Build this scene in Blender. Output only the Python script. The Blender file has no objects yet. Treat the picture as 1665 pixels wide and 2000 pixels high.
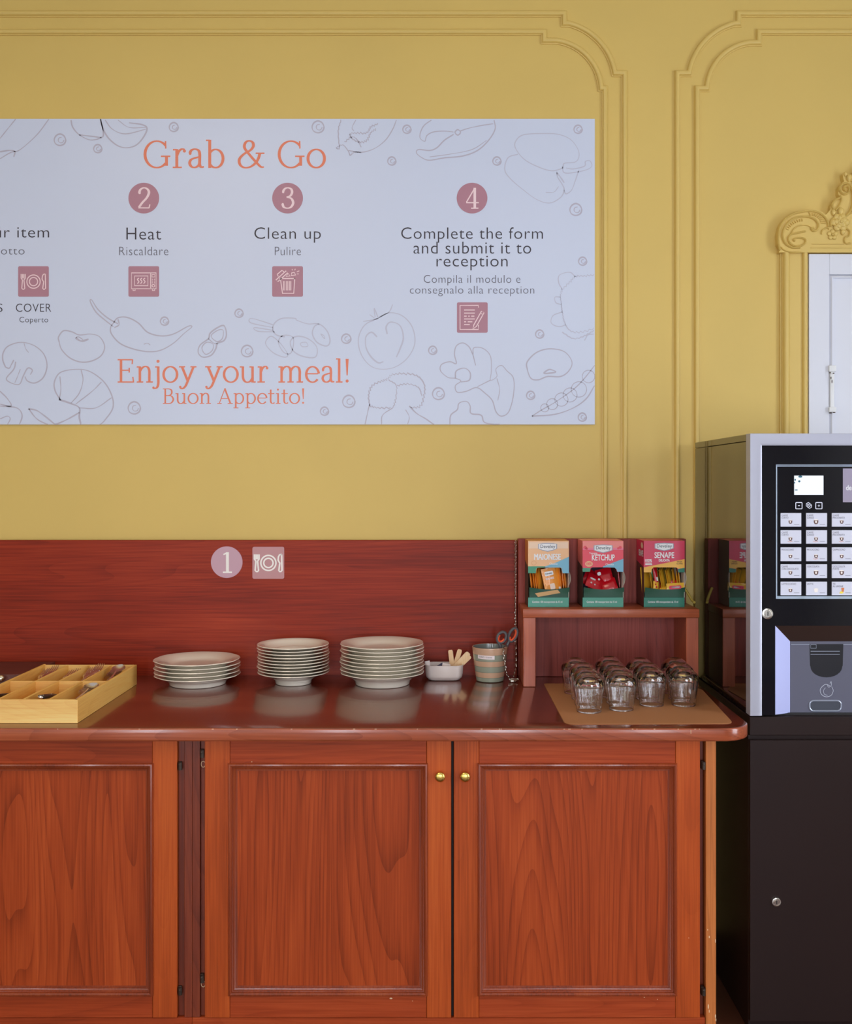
import bpy, bmesh, math, random
from mathutils import Vector, Matrix
from math import sin, cos, pi, radians

random.seed(7)
S = bpy.context.scene
COL = S.collection
ZC = 1.52                      # eye height of the camera
CT = 0.875                     # worktop height
WALL = 3.48                    # plane of the yellow wall

# ------------------------------------------------------------------ camera
cam_d = bpy.data.cameras.new('camera')
cam = bpy.data.objects.new('camera', cam_d)
COL.objects.link(cam)
cam.location = (0, 0, ZC)
cam.rotation_euler = (pi / 2, 0, 0)
cam_d.sensor_fit = 'VERTICAL'
cam_d.sensor_height = 36
cam_d.lens = 36
cam_d.shift_x = -0.01625
cam_d.shift_y = -0.0275
cam_d.clip_start = 0.05
S.camera = cam

# ------------------------------------------------------------------ world, lights, exposure
S.view_settings.view_transform = 'Standard'
S.view_settings.look = 'None'
S.view_settings.gamma = 1
S.view_settings.use_curve_mapping = False
S.view_settings.exposure = -0.43
wd = bpy.data.worlds.new('sky')
wd.use_nodes = True
S.world = wd
bg = wd.node_tree.nodes['Background']
bg.inputs[0].default_value = (0.72, 0.82, 1.0, 1)
bg.inputs[1].default_value = 1.0

def area(name, loc, target, sx, sy, power, col):
    d = bpy.data.lights.new(name, 'AREA')
    d.shape = 'RECTANGLE'; d.size = sx; d.size_y = sy; d.energy = power; d.color = col
    o = bpy.data.objects.new(name, d)
    COL.objects.link(o)
    o.location = loc
    o.rotation_euler = (Vector(target) - Vector(loc)).to_track_quat('-Z', 'Y').to_euler()
    return o

# room extents and the window openings (daylight stands right outside each opening)
XL, XR, YB, ZT = -3.4, 2.9, -2.6, 3.42
WIN_R = (0.8, 1.9, 0.35, 2.75)                       # right wall: y0 y1 z0 z1
WIN_B = [(-2.3, -1.95, 0.3, 2.8), (-0.75, -0.45, 0.3, 2.8), (0.5, 0.9, 0.3, 2.8), (1.75, 2.05, 0.3, 2.8)]  # wall behind the camera: x0 x1 z0 z1
area('daylight_right', (XR + 0.16, (WIN_R[0] + WIN_R[1]) / 2, (WIN_R[2] + WIN_R[3]) / 2),
     (XR - 1, (WIN_R[0] + WIN_R[1]) / 2, (WIN_R[2] + WIN_R[3]) / 2), WIN_R[1] - WIN_R[0], WIN_R[3] - WIN_R[2], 124, (0.82, 0.89, 1.0))
WIN_L = (-2.0, -0.7, 0.5, 2.9)                        # left wall: y0 y1 z0 z1
area('daylight_left', (XL - 0.16, -1.35, 1.7), (XL + 1, -1.35, 1.7), 1.3, 2.4, 40, (0.92, 1.0, 0.80))
for i, w in enumerate(WIN_B):
    c = ((w[0] + w[1]) / 2, YB - 0.16, (w[2] + w[3]) / 2)
    area('daylight_behind', c, (c[0], YB + 1, c[2]), w[1] - w[0], w[3] - w[2], 175 * (w[1] - w[0]), (0.82, 0.885, 1.0))
area('added_ceiling_fill', (-1.2, 1.2, ZT - .05), (-1.2, 1.2, 0), 1.1, 1.1, 26, (1.0, 0.82, 0.60))  # added warm overhead fill that brightens plates, worktop and left wall
S.cycles.use_denoising = True
S.cycles.max_bounces = 32
S.cycles.transmission_bounces = 32
S.cycles.sample_clamp_indirect = 6
S.cycles.blur_glossy = 0.3

# ------------------------------------------------------------------ helpers
def PX(px, Y): return (px - 865) * Y / 2000
def PZ(py, Y): return ZC - (py - 945) * Y / 2000
def W(px, py, Y): return Vector((PX(px, Y), Y, PZ(py, Y)))

def lin(c):
    c = c / 255
    return c / 12.92 if c <= 0.04045 else ((c + 0.055) / 1.055) ** 2.4
GAIN = 1.22
def A(r, g, b, k=None):
    k = GAIN if k is None else k
    return tuple(min(0.9, lin(v) * k) for v in (r, g, b)) + (1,)

def mat(name, col, rough=0.5, metal=0.0, spec=0.5, coat=0.0, bump=None, var=0.0, **kw):
    m = bpy.data.materials.new(name); m.use_nodes = True
    nt = m.node_tree; p = nt.nodes['Principled BSDF']
    p.inputs['Base Color'].default_value = col
    p.inputs['Roughness'].default_value = rough
    p.inputs['Metallic'].default_value = metal
    p.inputs['Specular IOR Level'].default_value = spec
    p.inputs['Coat Weight'].default_value = coat
    for k, v in kw.items(): p.inputs[k.replace('_', ' ')].default_value = v
    if bump or var:
        tc = nt.nodes.new('ShaderNodeTexCoord')
        n = nt.nodes.new('ShaderNodeTexNoise'); n.inputs['Scale'].default_value = bump[0] if bump else 6; n.inputs['Detail'].default_value = 5
        nt.links.new(tc.outputs['Object'], n.inputs['Vector'])
        if bump:
            b = nt.nodes.new('ShaderNodeBump'); b.inputs['Strength'].default_value = bump[1]; b.inputs['Distance'].default_value = 0.004
            nt.links.new(n.outputs['Fac'], b.inputs['Height']); nt.links.new(b.outputs['Normal'], p.inputs['Normal'])
        if var:
            n2 = nt.nodes.new('ShaderNodeTexNoise'); n2.inputs['Scale'].default_value = 3.5; n2.inputs['Detail'].default_value = 6
            nt.links.new(tc.outputs['Object'], n2.inputs['Vector'])
            mr = nt.nodes.new('ShaderNodeMapRange'); mr.inputs[3].default_value = 1 - var; mr.inputs[4].default_value = 1 + var
            nt.links.new(n2.outputs['Fac'], mr.inputs[0])
            mx = nt.nodes.new('ShaderNodeMix'); mx.data_type = 'RGBA'; mx.blend_type = 'MULTIPLY'; mx.inputs[0].default_value = 1
            mx.inputs[6].default_value = col
            nt.links.new(mr.outputs[0], mx.inputs[7]); nt.links.new(mx.outputs[2], p.inputs['Base Color'])
    return m

def wood(name, dark, mid, light, axis, rough=0.35, coat=0.0, scale=1.0, figure=0.5, spec=0.4):
    """procedural timber: streaks along `axis` ('X','Y' or 'Z') with broad tonal boards and flame figure"""
    m = bpy.data.materials.new(name); m.use_nodes = True
    nt = m.node_tree; N = nt.nodes; L = nt.links; p = N['Principled BSDF']
    p.inputs['Roughness'].default_value = rough; p.inputs['Coat Weight'].default_value = coat
    p.inputs['Coat Roughness'].default_value = 0.12; p.inputs['Specular IOR Level'].default_value = spec
    tc = N.new('ShaderNodeTexCoord'); oi = N.new('ShaderNodeObjectInfo')
    ml = N.new('ShaderNodeVectorMath'); ml.operation = 'SCALE'
    cmb = N.new('ShaderNodeCombineXYZ'); cmb.inputs[0].default_value = 7; cmb.inputs[1].default_value = 3; cmb.inputs[2].default_value = 5
    L.new(cmb.outputs[0], ml.inputs[0]); L.new(oi.outputs['Random'], ml.inputs['Scale'])
    ad = N.new('ShaderNodeVectorMath'); ad.operation = 'ADD'
    L.new(tc.outputs['Object'], ad.inputs[0]); L.new(ml.outputs[0], ad.inputs[1])
    def mapped(al, ac):
        mp = N.new('ShaderNodeMapping')
        s = [ac * scale] * 3; s['XYZ'.index(axis)] = al * scale
        mp.inputs['Scale'].default_value = s
        L.new(ad.outputs[0], mp.inputs['Vector']); return mp.outputs[0]
    def noise(vec, detail, dist=0.0):
        n = N.new('ShaderNodeTexNoise'); n.inputs['Scale'].default_value = 1; n.inputs['Detail'].default_value = detail
        n.inputs['Distortion'].default_value = dist; L.new(vec, n.inputs['Vector']); return n.outputs['Fac']
    broad = noise(mapped(0.9, 9), 3, 0.4)
    fine = noise(mapped(5, 230), 4)
    # flame figure: contour lines of a slowly varying field
    fld = noise(mapped(0.42, 4.6), 1, 0.15)
    m1 = N.new('ShaderNodeMath'); m1.operation = 'MULTIPLY'; m1.inputs[1].default_value = 30; L.new(fld, m1.inputs[0])
    m2 = N.new('ShaderNodeMath'); m2.operation = 'FRACT'; L.new(m1.outputs[0], m2.inputs[0])
    m3 = N.new('ShaderNodeMath'); m3.operation = 'POWER'; m3.inputs[1].default_value = 4; L.new(m2.outputs[0], m3.inputs[0])
    m4 = N.new('ShaderNodeMath'); m4.operation = 'MULTIPLY'; m4.inputs[1].default_value = -0.30 * figure; L.new(m3.outputs[0], m4.inputs[0])
    b1 = N.new('ShaderNodeMath'); b1.operation = 'MULTIPLY_ADD'; b1.inputs[1].default_value = 0.62; b1.inputs[2].default_value = 0.0; L.new(broad, b1.inputs[0])
    f1 = N.new('ShaderNodeMath'); f1.operation = 'MULTIPLY_ADD'; f1.inputs[1].default_value = 0.58; L.new(fine, f1.inputs[0]); L.new(b1.outputs[0], f1.inputs[2])
    s1 = N.new('ShaderNodeMath'); s1.operation = 'ADD'; L.new(f1.outputs[0], s1.inputs[0]); L.new(m4.outputs[0], s1.inputs[1])
    cr = N.new('ShaderNodeValToRGB'); e = cr.color_ramp.elements
    e[0].position = 0.30; e[0].color = dark; e[1].position = 0.86; e[1].color = light
    k = cr.color_ramp.elements.new(0.58); k.color = mid
    L.new(s1.outputs[0], cr.inputs[0]); L.new(cr.outputs[0], p.inputs['Base Color'])
    b = N.new('ShaderNodeBump'); b.inputs['Strength'].default_value = 0.06; b.inputs['Distance'].default_value = 0.002
    L.new(fine, b.inputs['Height']); L.new(b.outputs[0], p.inputs['Normal'])
    return m

def smooth(pts, closed=False, k=6):
    """Catmull-Rom through the points"""
    P = [Vector(p) for p in pts]; n = len(P)
    if n < 3: return P
    out = []
    for i in range(n if closed else n - 1):
        p0 = P[i - 1] if (closed or i > 0) else P[0] * 2 - P[1]
        p1 = P[i]; p2 = P[(i + 1) % n]
        p3 = P[(i + 2) % n] if (closed or i + 2 < n) else P[-1] * 2 - P[-2]
        for j in range(k):
            t = j / k
            out.append(0.5 * ((2 * p1) + (p2 - p0) * t + (2 * p0 - 5 * p1 + 4 * p2 - p3) * t * t + (3 * p1 - p0 - 3 * p2 + p3) * t ** 3))
    if not closed: out.append(P[-1])
    return out

class MB:
    """collects shapes; build() links them as one mesh object"""
    def __init__(self): self.v = []; self.f = []; self.mi = []; self.cur = 0
    def add(self, vs, fs):
        b = len(self.v); self.v += [tuple(x) for x in vs]
        for f in fs: self.f.append([b + i for i in f]); self.mi.append(self.cur)
        return self
    def from_bm(self, bm):
        bm.verts.ensure_lookup_table(); bm.verts.index_update()
        self.add([v.co.copy() for v in bm.verts], [[v.index for v in f.verts] for f in bm.faces]); bm.free(); return self
    def box(self, x0, x1, y0, y1, z0, z1, bev=0.0, seg=2, M=None):
        bm = bmesh.new(); bmesh.ops.create_cube(bm, size=1)
        for v in bm.verts:
            v.co = Vector((x0 + (v.co.x + .5) * (x1 - x0), y0 + (v.co.y + .5) * (y1 - y0), z0 + (v.co.z + .5) * (z1 - z0)))
        if bev: bmesh.ops.bevel(bm, geom=bm.edges[:], offset=bev, segments=seg, affect='EDGES', profile=0.5)
        if M is not None: bm.transform(M)
        return self.from_bm(bm)
    def lathe(self, prof, n=48, rfun=None, cx=0, cy=0, z0=0, cap=False):
        vs = []; fs = []; m = len(prof)
        for i in range(n):
            a = 2 * pi * i / n
            for (r, z) in prof:
                rr = r if rfun is None else rfun(r, z, a)
                vs.append((cx + rr * cos(a), cy + rr * sin(a), z0 + z))
        for i in range(n):
            j = (i + 1) % n
            for k in range(m - 1): fs.append((i * m + k, j * m + k, j * m + k + 1, i * m + k + 1))
        if cap: fs.append([i * m for i in range(n)][::-1]); fs.append([i * m + m - 1 for i in range(n)])
        return self.add(vs, fs)
    def tube(self, pts, rad, n=8, closed=False, flat=1.0, updir=None):
        P = [Vector(p) for p in pts]; m = len(P); vs = []; fs = []
        up = Vector(updir) if updir else None
        prev = None
        for i, p in enumerate(P):
            if closed: t = P[(i + 1) % m] - P[i - 1]
            else: t = P[min(i + 1, m - 1)] - P[max(i - 1, 0)]
            if t.length < 1e-9: t = Vector((0, 0, 1))
            t.normalize()
            if up is not None: a = up - t * up.dot(t)
            elif prev is None:
                a = Vector((0, 0, 1)) if abs(t.z) < .9 else Vector((1, 0, 0)); a = a - t * a.dot(t)
            else: a = prev - t * prev.dot(t)
            a.normalize(); prev = a; b = t.cross(a)
            r = rad[i] if isinstance(rad, (list, tuple)) else rad
            for k in range(n):
                q = 2 * pi * k / n
                vs.append(p + a * (r * flat * cos(q)) + b * (r * sin(q)))
        for i in range(m if closed else m - 1):
            j = (i + 1) % m
            for k in range(n): fs.append((i * n + k, i * n + (k + 1) % n, j * n + (k + 1) % n, j * n + k))
        if not closed: fs.append(list(range(n))[::-1]); fs.append([(m - 1) * n + k for k in range(n)])
        return self.add(vs, fs)
    def ball(self, c, r, n=12, m=8, sc=(1, 1, 1), M=None):
        bm = bmesh.new(); bmesh.ops.create_uvsphere(bm, u_segments=n, v_segments=m, radius=r)
        bmesh.ops.scale(bm, vec=sc, verts=bm.verts[:])
        if M is not None: bm.transform(M)
        bmesh.ops.translate(bm, vec=Vector(c), verts=bm.verts[:]); return self.from_bm(bm)
    def cyl(self, a, b, r, n=24, r2=None):
        r2 = r if r2 is None else r2
        return self.tube([a, b], [r, r2], n)
    def prism(self, poly, y0, y1, holes=None, bev=0.0):
        """outline (x,z) extruded from y0 (front) to y1"""
        bm = bmesh.new()
        def loop(pl):
            vs = [bm.verts.new((p[0], y0, p[1])) for p in pl]
            return [bm.edges.new((vs[i], vs[(i + 1) % len(vs)])) for i in range(len(vs))]
        es = loop(poly)
        for h in holes or []: es += loop(h)
        bmesh.ops.triangle_fill(bm, use_beauty=True, use_dissolve=False, edges=es)
        if abs(y1 - y0) > 1e-7:
            r = bmesh.ops.extrude_face_region(bm, geom=bm.faces[:])
            for v in r['geom']:
                if isinstance(v, bmesh.types.BMVert): v.co.y = y1
        bmesh.ops.recalc_face_normals(bm, faces=bm.faces[:])
        return self.from_bm(bm)
    def sweep(self, path, prof, Y, closed=False):
        """moulding on a wall: profile (u across, v proud of the wall) swept along an (x,z) path with mitred corners"""
        P = [Vector((p[0], p[1])) for p in path]; n = len(P); m = len(prof); vs = []; fs = []
        def nrm(a, b):
            d = (b - a).normalized(); return Vector((-d.y, d.x))
        for i in range(n):
            n1 = nrm(P[i - 1], P[i]) if (closed or i > 0) else nrm(P[0], P[1])
            n2 = nrm(P[i], P[(i + 1) % n]) if (closed or i < n - 1) else n1
            d = max(0.3, 1 + n1.dot(n2)); mm = (n1 + n2) / d
            for (u, v) in prof:
                q = P[i] + mm * u; vs.append((q.x, Y - v, q.y))
        for i in range(n if closed else n - 1):
            j = (i + 1) % n
            for k in range(m - 1): fs.append((i * m + k, j * m + k, j * m + k + 1, i * m + k + 1))
        return self.add(vs, fs)
    def ribbon(self, pts, wid, Y, closed=False, lift=0.0):
        """flat printed stroke in the plane y = Y; pts are (x,z); wid a number or function of direction"""
        P = [Vector((p[0], p[1])) for p in pts]; n = len(P); vs = []; fs = []
        for i in range(n):
            if closed: d = P[(i + 1) % n] - P[i - 1]
            else: d = P[min(i + 1, n - 1)] - P[max(i - 1, 0)]
            if d.length < 1e-9: d = Vector((1, 0))
            d.normalize(); w = (wid(d, i / max(1, n - 1)) if callable(wid) else wid) / 2
            nn = Vector((-d.y, d.x))
            for s in (1, -1):
                q = P[i] + nn * w * s; vs.append((q.x, Y - lift * i / n, q.y))
        for i in range(n if closed else n - 1):
            j = (i + 1) % n; fs.append((2 * i, 2 * i + 1, 2 * j + 1, 2 * j))
        return self.add(vs, fs)
    def disc(self, cx, cz, r, Y, n=40, rz=None):
        return self.poly([(cx + r * cos(2 * pi * i / n), cz + (rz or r) * sin(2 * pi * i / n)) for i in range(n)], Y)
    def poly(self, pl, Y):
        return self.add([(p[0], Y, p[1]) for p in pl], [list(range(len(pl)))])
    def xf(self, M):
        self.v = [tuple(M @ Vector(v)) for v in self.v]; return self
    def build(self, name, mats, parent=None, sm=40, local=False, weld=False):
        me = bpy.data.meshes.new(name)
        off = Vector((0, 0, 0))
        if parent is not None and not local:
            q = parent
            while q is not None: off += q.location; q = q.parent
        me.from_pydata([tuple(Vector(v) - off) for v in self.v], [], self.f)
        bm = bmesh.new(); bm.from_mesh(me)
        if weld: bmesh.ops.remove_doubles(bm, verts=bm.verts[:], dist=1e-6)
        bmesh.ops.recalc_face_normals(bm, faces=bm.faces[:]); bm.to_mesh(me); bm.free()
        mats = mats if isinstance(mats, (list, tuple)) else [mats]
        for m in mats: me.materials.append(m)
        if len(mats) > 1:
            for p, i in zip(me.polygons, self.mi): p.material_index = i
        if sm:
            me.polygons.foreach_set('use_smooth', [True] * len(me.polygons))
            me.set_sharp_from_angle(angle=radians(sm))
        o = bpy.data.objects.new(name, me); COL.objects.link(o)
        if parent is not None: o.parent = parent
        return o

def tag(o, label, cat, group=None, kind=None):
    if label: o['label'] = label
    if cat: o['category'] = cat
    if group: o['group'] = group
    if kind: o['kind'] = kind
    return o
def thing(name, label, cat, loc=(0, 0, 0), group=None):
    o = bpy.data.objects.new(name, None); COL.objects.link(o); o.location = loc
    o.empty_display_size = 0.05
    return tag(o, label, cat, group)
def struct(o):
    o['kind'] = 'structure'; return o
def dup(o, loc=None, label=None, parent=None):
    c = o.copy(); COL.objects.link(c)
    if parent is not None: c.parent = parent
    if loc is not None: c.location = loc
    if label: c['label'] = label
    for ch in [x for x in o.children]: dup(ch, parent=c)
    return c

def text_faces(body, offset=0.0, spacing=1.0):
    cu = bpy.data.curves.new('t', 'FONT'); cu.body = body; cu.size = 1; cu.offset = offset; cu.resolution_u = 4
    cu.space_character = spacing; cu.fill_mode = 'FRONT'
    o = bpy.data.objects.new('t', cu); COL.objects.link(o)
    dg = bpy.context.evaluated_depsgraph_get(); dg.update()
    me = bpy.data.meshes.new_from_object(o.evaluated_get(dg))
    vs = [v.co.copy() for v in me.vertices]; fs = [list(p.vertices) for p in me.polygons]
    bpy.data.objects.remove(o); bpy.data.curves.remove(cu); bpy.data.meshes.remove(me)
    return vs, fs
def text_into(mb, body, box, Y, offset=0.0, spacing=1.0, M=None):
    """printed sans lettering fitted to a box (x0, z0, x1, z1) in the plane y = Y"""
    vs, fs = text_faces(body, offset, spacing)
    x0 = min(v.x for v in vs); x1 = max(v.x for v in vs); y0 = min(v.y for v in vs); y1 = max(v.y for v in vs)
    bx0, bz0, bx1, bz1 = box
    out = [Vector((bx0 + (v.x - x0) / (x1 - x0) * (bx1 - bx0), Y, bz0 + (v.y - y0) / max(1e-6, y1 - y0) * (bz1 - bz0))) for v in vs]
    if M is not None: out = [M @ v for v in out]
    mb.add(out, fs); return mb

# serif lettering, drawn stroke by stroke (cap height 1, x-height 0.69)
def el(cx, cy, rx, ry, a0, a1, n=28):
    return [(cx + rx * cos(radians(a0 + (a1 - a0) * i / n)), cy + ry * sin(radians(a0 + (a1 - a0) * i / n))) for i in range(n + 1)]
def c_(*p): return [(q.x, q.y) for q in smooth([(a, b, 0) for a, b in p], k=6)]
def s2(p): return [(a[0], a[1]) for a in p]
def SF(x0, x1, y): return ('s', [(x0, y), (x1, y)])
GLY = {
 'G': (.96, [('c', el(.46, .49, .40, .48, 42, 318)), ('v', [(.79, .43), (.79, .08)]), SF(.60, .92, .42), ('t', [(.755, .97), (.765, .70)])]),
 'r': (.48, [('v', [(.16, 0), (.16, .68)]), SF(.02, .33, .02), SF(.03, .16, .66), ('c', c_((.17, .46), (.23, .60), (.33, .68), (.43, .66))), ('d', (.42, .61, .055))]),
 'a': (.60, [('c', c_((.10, .53), (.16, .64), (.28, .68), (.40, .63), (.44, .50), (.44, .30), (.44, .12), (.49, .03), (.58, .04))), ('c', c_((.44, .40), (.28, .36), (.14, .29), (.10, .16), (.17, .04), (.29, .02), (.40, .09), (.44, .18))), ('d', (.115, .52, .05))]),
 'b': (.68, [('v', [(.16, .0), (.16, 1.02)]), SF(.03, .16, 1.0), ('c', el(.36, .34, .25, .33, 145, -145))]),
 '&': (1.02, [('c', c_((.94, .03), (.84, .04), (.70, .18), (.42, .52), (.28, .74), (.32, .92), (.44, .98), (.56, .92), (.58, .78), (.48, .64), (.26, .50), (.11, .32), (.13, .12), (.28, .01), (.48, .04), (.66, .18), (.76, .36), (.80, .52))), SF(.66, .96, .53)]),
 'o': (.68, [('o', el(.34, .34, .28, .33, 0, 360, 36)[:-1])]),
 'E': (.78, [('v', [(.18, 0), (.18, .98)]), SF(.04, .66, .965), SF(.18, .52, .52), SF(.04, .70, .02), ('t', [(.66, .98), (.64, .78)]), ('t', [(.70, .0), (.67, .24)]), ('t', [(.52, .62), (.52, .42)])]),
 'n': (.72, [('v', [(.16, 0), (.16, .68)]), SF(.03, .30, .02), SF(.42, .70, .02), SF(.03, .16, .66), ('c', c_((.16, .47), (.25, .61), (.38, .68), (.50, .63), (.55, .48), (.55, .25), (.55, .0)))]),
 'j': (.32, [('c', c_((.18, .68), (.18, .30), (.18, -.06), (.12, -.22), (-.02, -.26))), SF(.05, .18, .66), ('d', (.17, .90, .065)), ('d', (-.02, -.22, .05))]),
 'y': (.70, [('v', [(.12, .67), (.37, .04)]), ('c', c_((.60, .67), (.36, .06), (.26, -.16), (.14, -.26), (.04, -.22))), SF(.0, .25, .665), SF(.47, .72, .665), ('d', (.05, -.19, .05))]),
 'u': (.70, [('c', c_((.14, .68), (.14, .42), (.15, .18), (.22, .05), (.33, .01), (.45, .06), (.54, .20))), ('v', [(.54, .68), (.54, 0)]), SF(.01, .14, .66), SF(.41, .54, .66), SF(.54, .67, .02)]),
 'm': (1.08, [('v', [(.16, 0), (.16, .68)]), SF(.03, .30, .02), SF(.40, .66, .02), SF(.78, 1.05, .02), SF(.03, .16, .66), ('c', c_((.16, .47), (.24, .61), (.36, .68), (.48, .63), (.53, .48), (.53, .25), (.53, .0))), ('c', c_((.53, .47), (.61, .61), (.73, .68), (.86, .63), (.91, .48), (.91, .25), (.91, .0)))]),
 'e': (.64, [('s', [(.10, .37), (.57, .37)]), ('c', el(.34, .34, .26, .33, 6, 322))]),
 'l': (.32, [('v', [(.16, 0), (.16, 1.02)]), SF(.03, .16, 1.0), SF(.03, .30, .02)]),
 '!': (.30, [('w', [(.15, 1.0), (.15, .30)]), ('d', (.15, .06, .065))]),
 'B': (.76, [('v', [(.18, 0), (.18, .98)]), ('c', c_((.18, .965), (.40, .965), (.55, .88), (.56, .66), (.42, .54), (.18, .53))), ('c', c_((.36, .53), (.56, .49), (.66, .28), (.56, .07), (.38, .02), (.18, .02))), SF(.04, .2, .965), SF(.04, .2, .02)]),
 'A': (.90, [('t', [(.10, .02), (.43, .98)]), ('v', [(.42, 1.0), (.76, .02)]), SF(.21, .64, .34), SF(-.02, .24, .02), SF(.60, .90, .02)]),
 'p': (.68, [('v', [(.16, -.28), (.16, .68)]), SF(.02, .32, -.27), SF(.03, .16, .66), ('c', el(.36, .34, .25, .33, 145, -145))]),
 't': (.44, [('c', c_((.18, .92), (.18, .60), (.18, .18), (.23, .05), (.32, .02), (.41, .07))), SF(.02, .40, .66)]),
 'i': (.32, [('v', [(.16, 0), (.16, .68)]), SF(.03, .30, .02), SF(.03, .16, .66), ('d', (.15, .92, .065))]),
 '1': (.60, [('v', [(.31, 0), (.31, .98)]), ('s', [(.14, .86), (.31, .95)]), SF(.12, .50, .02)]),
 '2': (.64, [('c', c_((.10, .74), (.16, .90), (.31, .98), (.46, .92), (.53, .76), (.44, .52), (.24, .28), (.09, .06))), SF(.06, .54, .035), ('t', [(.57, .20), (.53, .02)]), ('d', (.12, .74, .06))]),
 '3': (.64, [('c', c_((.10, .80), (.18, .93), (.31, .98), (.46, .92), (.50, .76), (.42, .60), (.26, .545))), ('c', c_((.26, .545), (.46, .48), (.55, .28), (.46, .08), (.30, .02), (.14, .07), (.08, .22))), ('d', (.11, .78, .055)), ('d', (.09, .21, .055))]),
 '4': (.68, [('v', [(.45, 0), (.45, .98)]), ('s', [(.45, .97), (.06, .30)]), SF(.05, .64, .28), SF(.28, .62, .02)]),
}
def serif_into(mb, text, box, Y, base0, thick=.105, thin=.052, cap=None):
    """fit serif text between x0..x1; base0 = baseline z, cap = z of the cap line"""
    x = 0; items = []
    for ch in text:
        if ch == ' ': x += .36; continue
        w, st = GLY[ch]; items.append((x, st)); x += w + .02
    x0, x1 = box; k = (x1 - x0) / (x - .03); kz = (cap - base0)
    def pen(d, t): return (thin + (thick - thin) * abs(d.y) ** 1.3) * kz
    Y0 = Y; ns = 0
    for ox, st in items:
        for kind, p in st:
            ns = (ns + 1) % 12; Y = Y0 - .00003 * ns
            if kind == 'd':
                mb.disc(x0 + (ox + p[0]) * k, base0 + p[1] * kz, p[2] * kz, Y, 16); continue
            q = [(x0 + (ox + a) * k, base0 + b * kz) for a, b in p]
            if kind == 'v': mb.ribbon(q, thick * kz, Y)
            elif kind == 'w': mb.ribbon(q, lambda d, t: thick * kz * (1.25 - .8 * t), Y)
            elif kind == 't': mb.ribbon(q, thin * kz, Y)
            elif kind == 's': mb.ribbon(q, thin * kz, Y)
            elif kind == 'c': mb.ribbon(q, pen, Y, lift=.00025)
            elif kind == 'o': mb.ribbon(q, pen, Y, closed=True)
    return mb
def rrect(x0, z0, x1, z1, r, n=5):
    out = []
    for cx, cz, a in ((x1 - r, z1 - r, 0), (x0 + r, z1 - r, 90), (x0 + r, z0 + r, 180), (x1 - r, z0 + r, 270)):
        for i in range(n + 1): out.append((cx + r * cos(radians(a + 90 * i / n)), cz + r * sin(radians(a + 90 * i / n))))
    return out

# ------------------------------------------------------------------ materials of the setting
M_wall = mat('yellow_paint', (.70, .49, .130, 1), 0.55, bump=(14, 0.10), var=0.05)
M_trim = mat('yellow_moulding_paint', (.71, .50, .138, 1), 0.45)
M_ceil = mat('ceiling_paint', (.76, .74, .70, 1), 0.8)
M_pale = mat('pale_wall_paint', (.50, .48, .43, 1), 0.7)
M_floor = mat('brown_floor_tile', A(84, 50, 36), 0.35, var=0.15)
M_white = mat('white_gloss_paint', (.76, .77, .84, 1), 0.35, bump=(8, 0.05))
M_oldwhite = mat('worn_white_metal', A(215, 215, 215), 0.4, var=0.1)
M_rust = mat('dark_chip', A(70, 55, 45), 0.6)
M_brown = mat('brown_reveal', A(120, 80, 40), 0.6)
M_wframe = mat('window_frame_paint', A(235, 235, 235), 0.4)

# ------------------------------------------------------------------ room shell
T = 0.12
struct(MB().box(XL - T, XR + T, WALL, WALL + T, 0, ZT).build('wall_back', M_wall, sm=0))
struct(MB().box(XL - T, XR + T, YB - T, WALL + T, -0.1, 0).build('floor', M_floor, sm=0))
struct(MB().box(XL - T, XR + T, YB - T, WALL + T, ZT, ZT + 0.1).build('ceiling', M_ceil, sm=0))
y0, y1, z0, z1 = WIN_L
struct(MB().box(XL - T, XL, YB, y0, 0, ZT).box(XL - T, XL, y1, WALL, 0, ZT).box(XL - T, XL, y0, y1, 0, z0).box(XL - T, XL, y0, y1, z1, ZT).build('wall_left', M_pale, sm=0))
y0, y1, z0, z1 = WIN_R
struct(MB().box(XR, XR + T, YB, y0, 0, ZT).box(XR, XR + T, y1, WALL, 0, ZT).box(XR, XR + T, y0, y1, 0, z0).box(XR, XR + T, y0, y1, z1, ZT).build('wall_right', M_pale, sm=0))
mb = MB(); xs = XL
for (a, b, z0, z1) in WIN_B:
    mb.box(xs, a, YB - T, YB, 0, ZT).box(a, b, YB - T, YB, 0, z0).box(a, b, YB - T, YB, z1, ZT); xs = b
struct(mb.box(xs, XR, YB - T, YB, 0, ZT).build('wall_front', M_pale, sm=0))
def window_frame(name, along, a0, a1, z0, z1, plane):
    mb = MB(); f = 0.05 if a1 - a0 > .6 else .03
    def b(u0, u1, w0, w1):
        if along == 'x': mb.box(u0, u1, plane - .03, plane + .02, w0, w1)
        else: mb.box(plane - .02, plane + .03, u0, u1, w0, w1)
    b(a0, a0 + f, z0, z1); b(a1 - f, a1, z0, z1); b(a0, a1, z0, z0 + f); b(a0, a1, z1 - f, z1)
    m = (a0 + a1) / 2
    if a1 - a0 > .6: b(m - .045, m + .045, z0, z1)
    if along == 'y' and a1 - a0 > 1:
        q = (a0 + m) / 2; b(q - .02, q + .02, z0, z1); q = (a1 + m) / 2; b(q - .02, q + .02, z0, z1)
    h = z0 + (z1 - z0) * .68; b(a0, a1, h - .025, h + .025)
    struct(mb.build(name, M_wframe, sm=0))
window_frame('window_1', 'y', *WIN_R, XR + .05)
window_frame('window_2', 'y', *WIN_L, XL - .05)
for i, w in enumerate(WIN_B): window_frame('window_%d' % (i + 3), 'x', *w, YB - .05)

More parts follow.
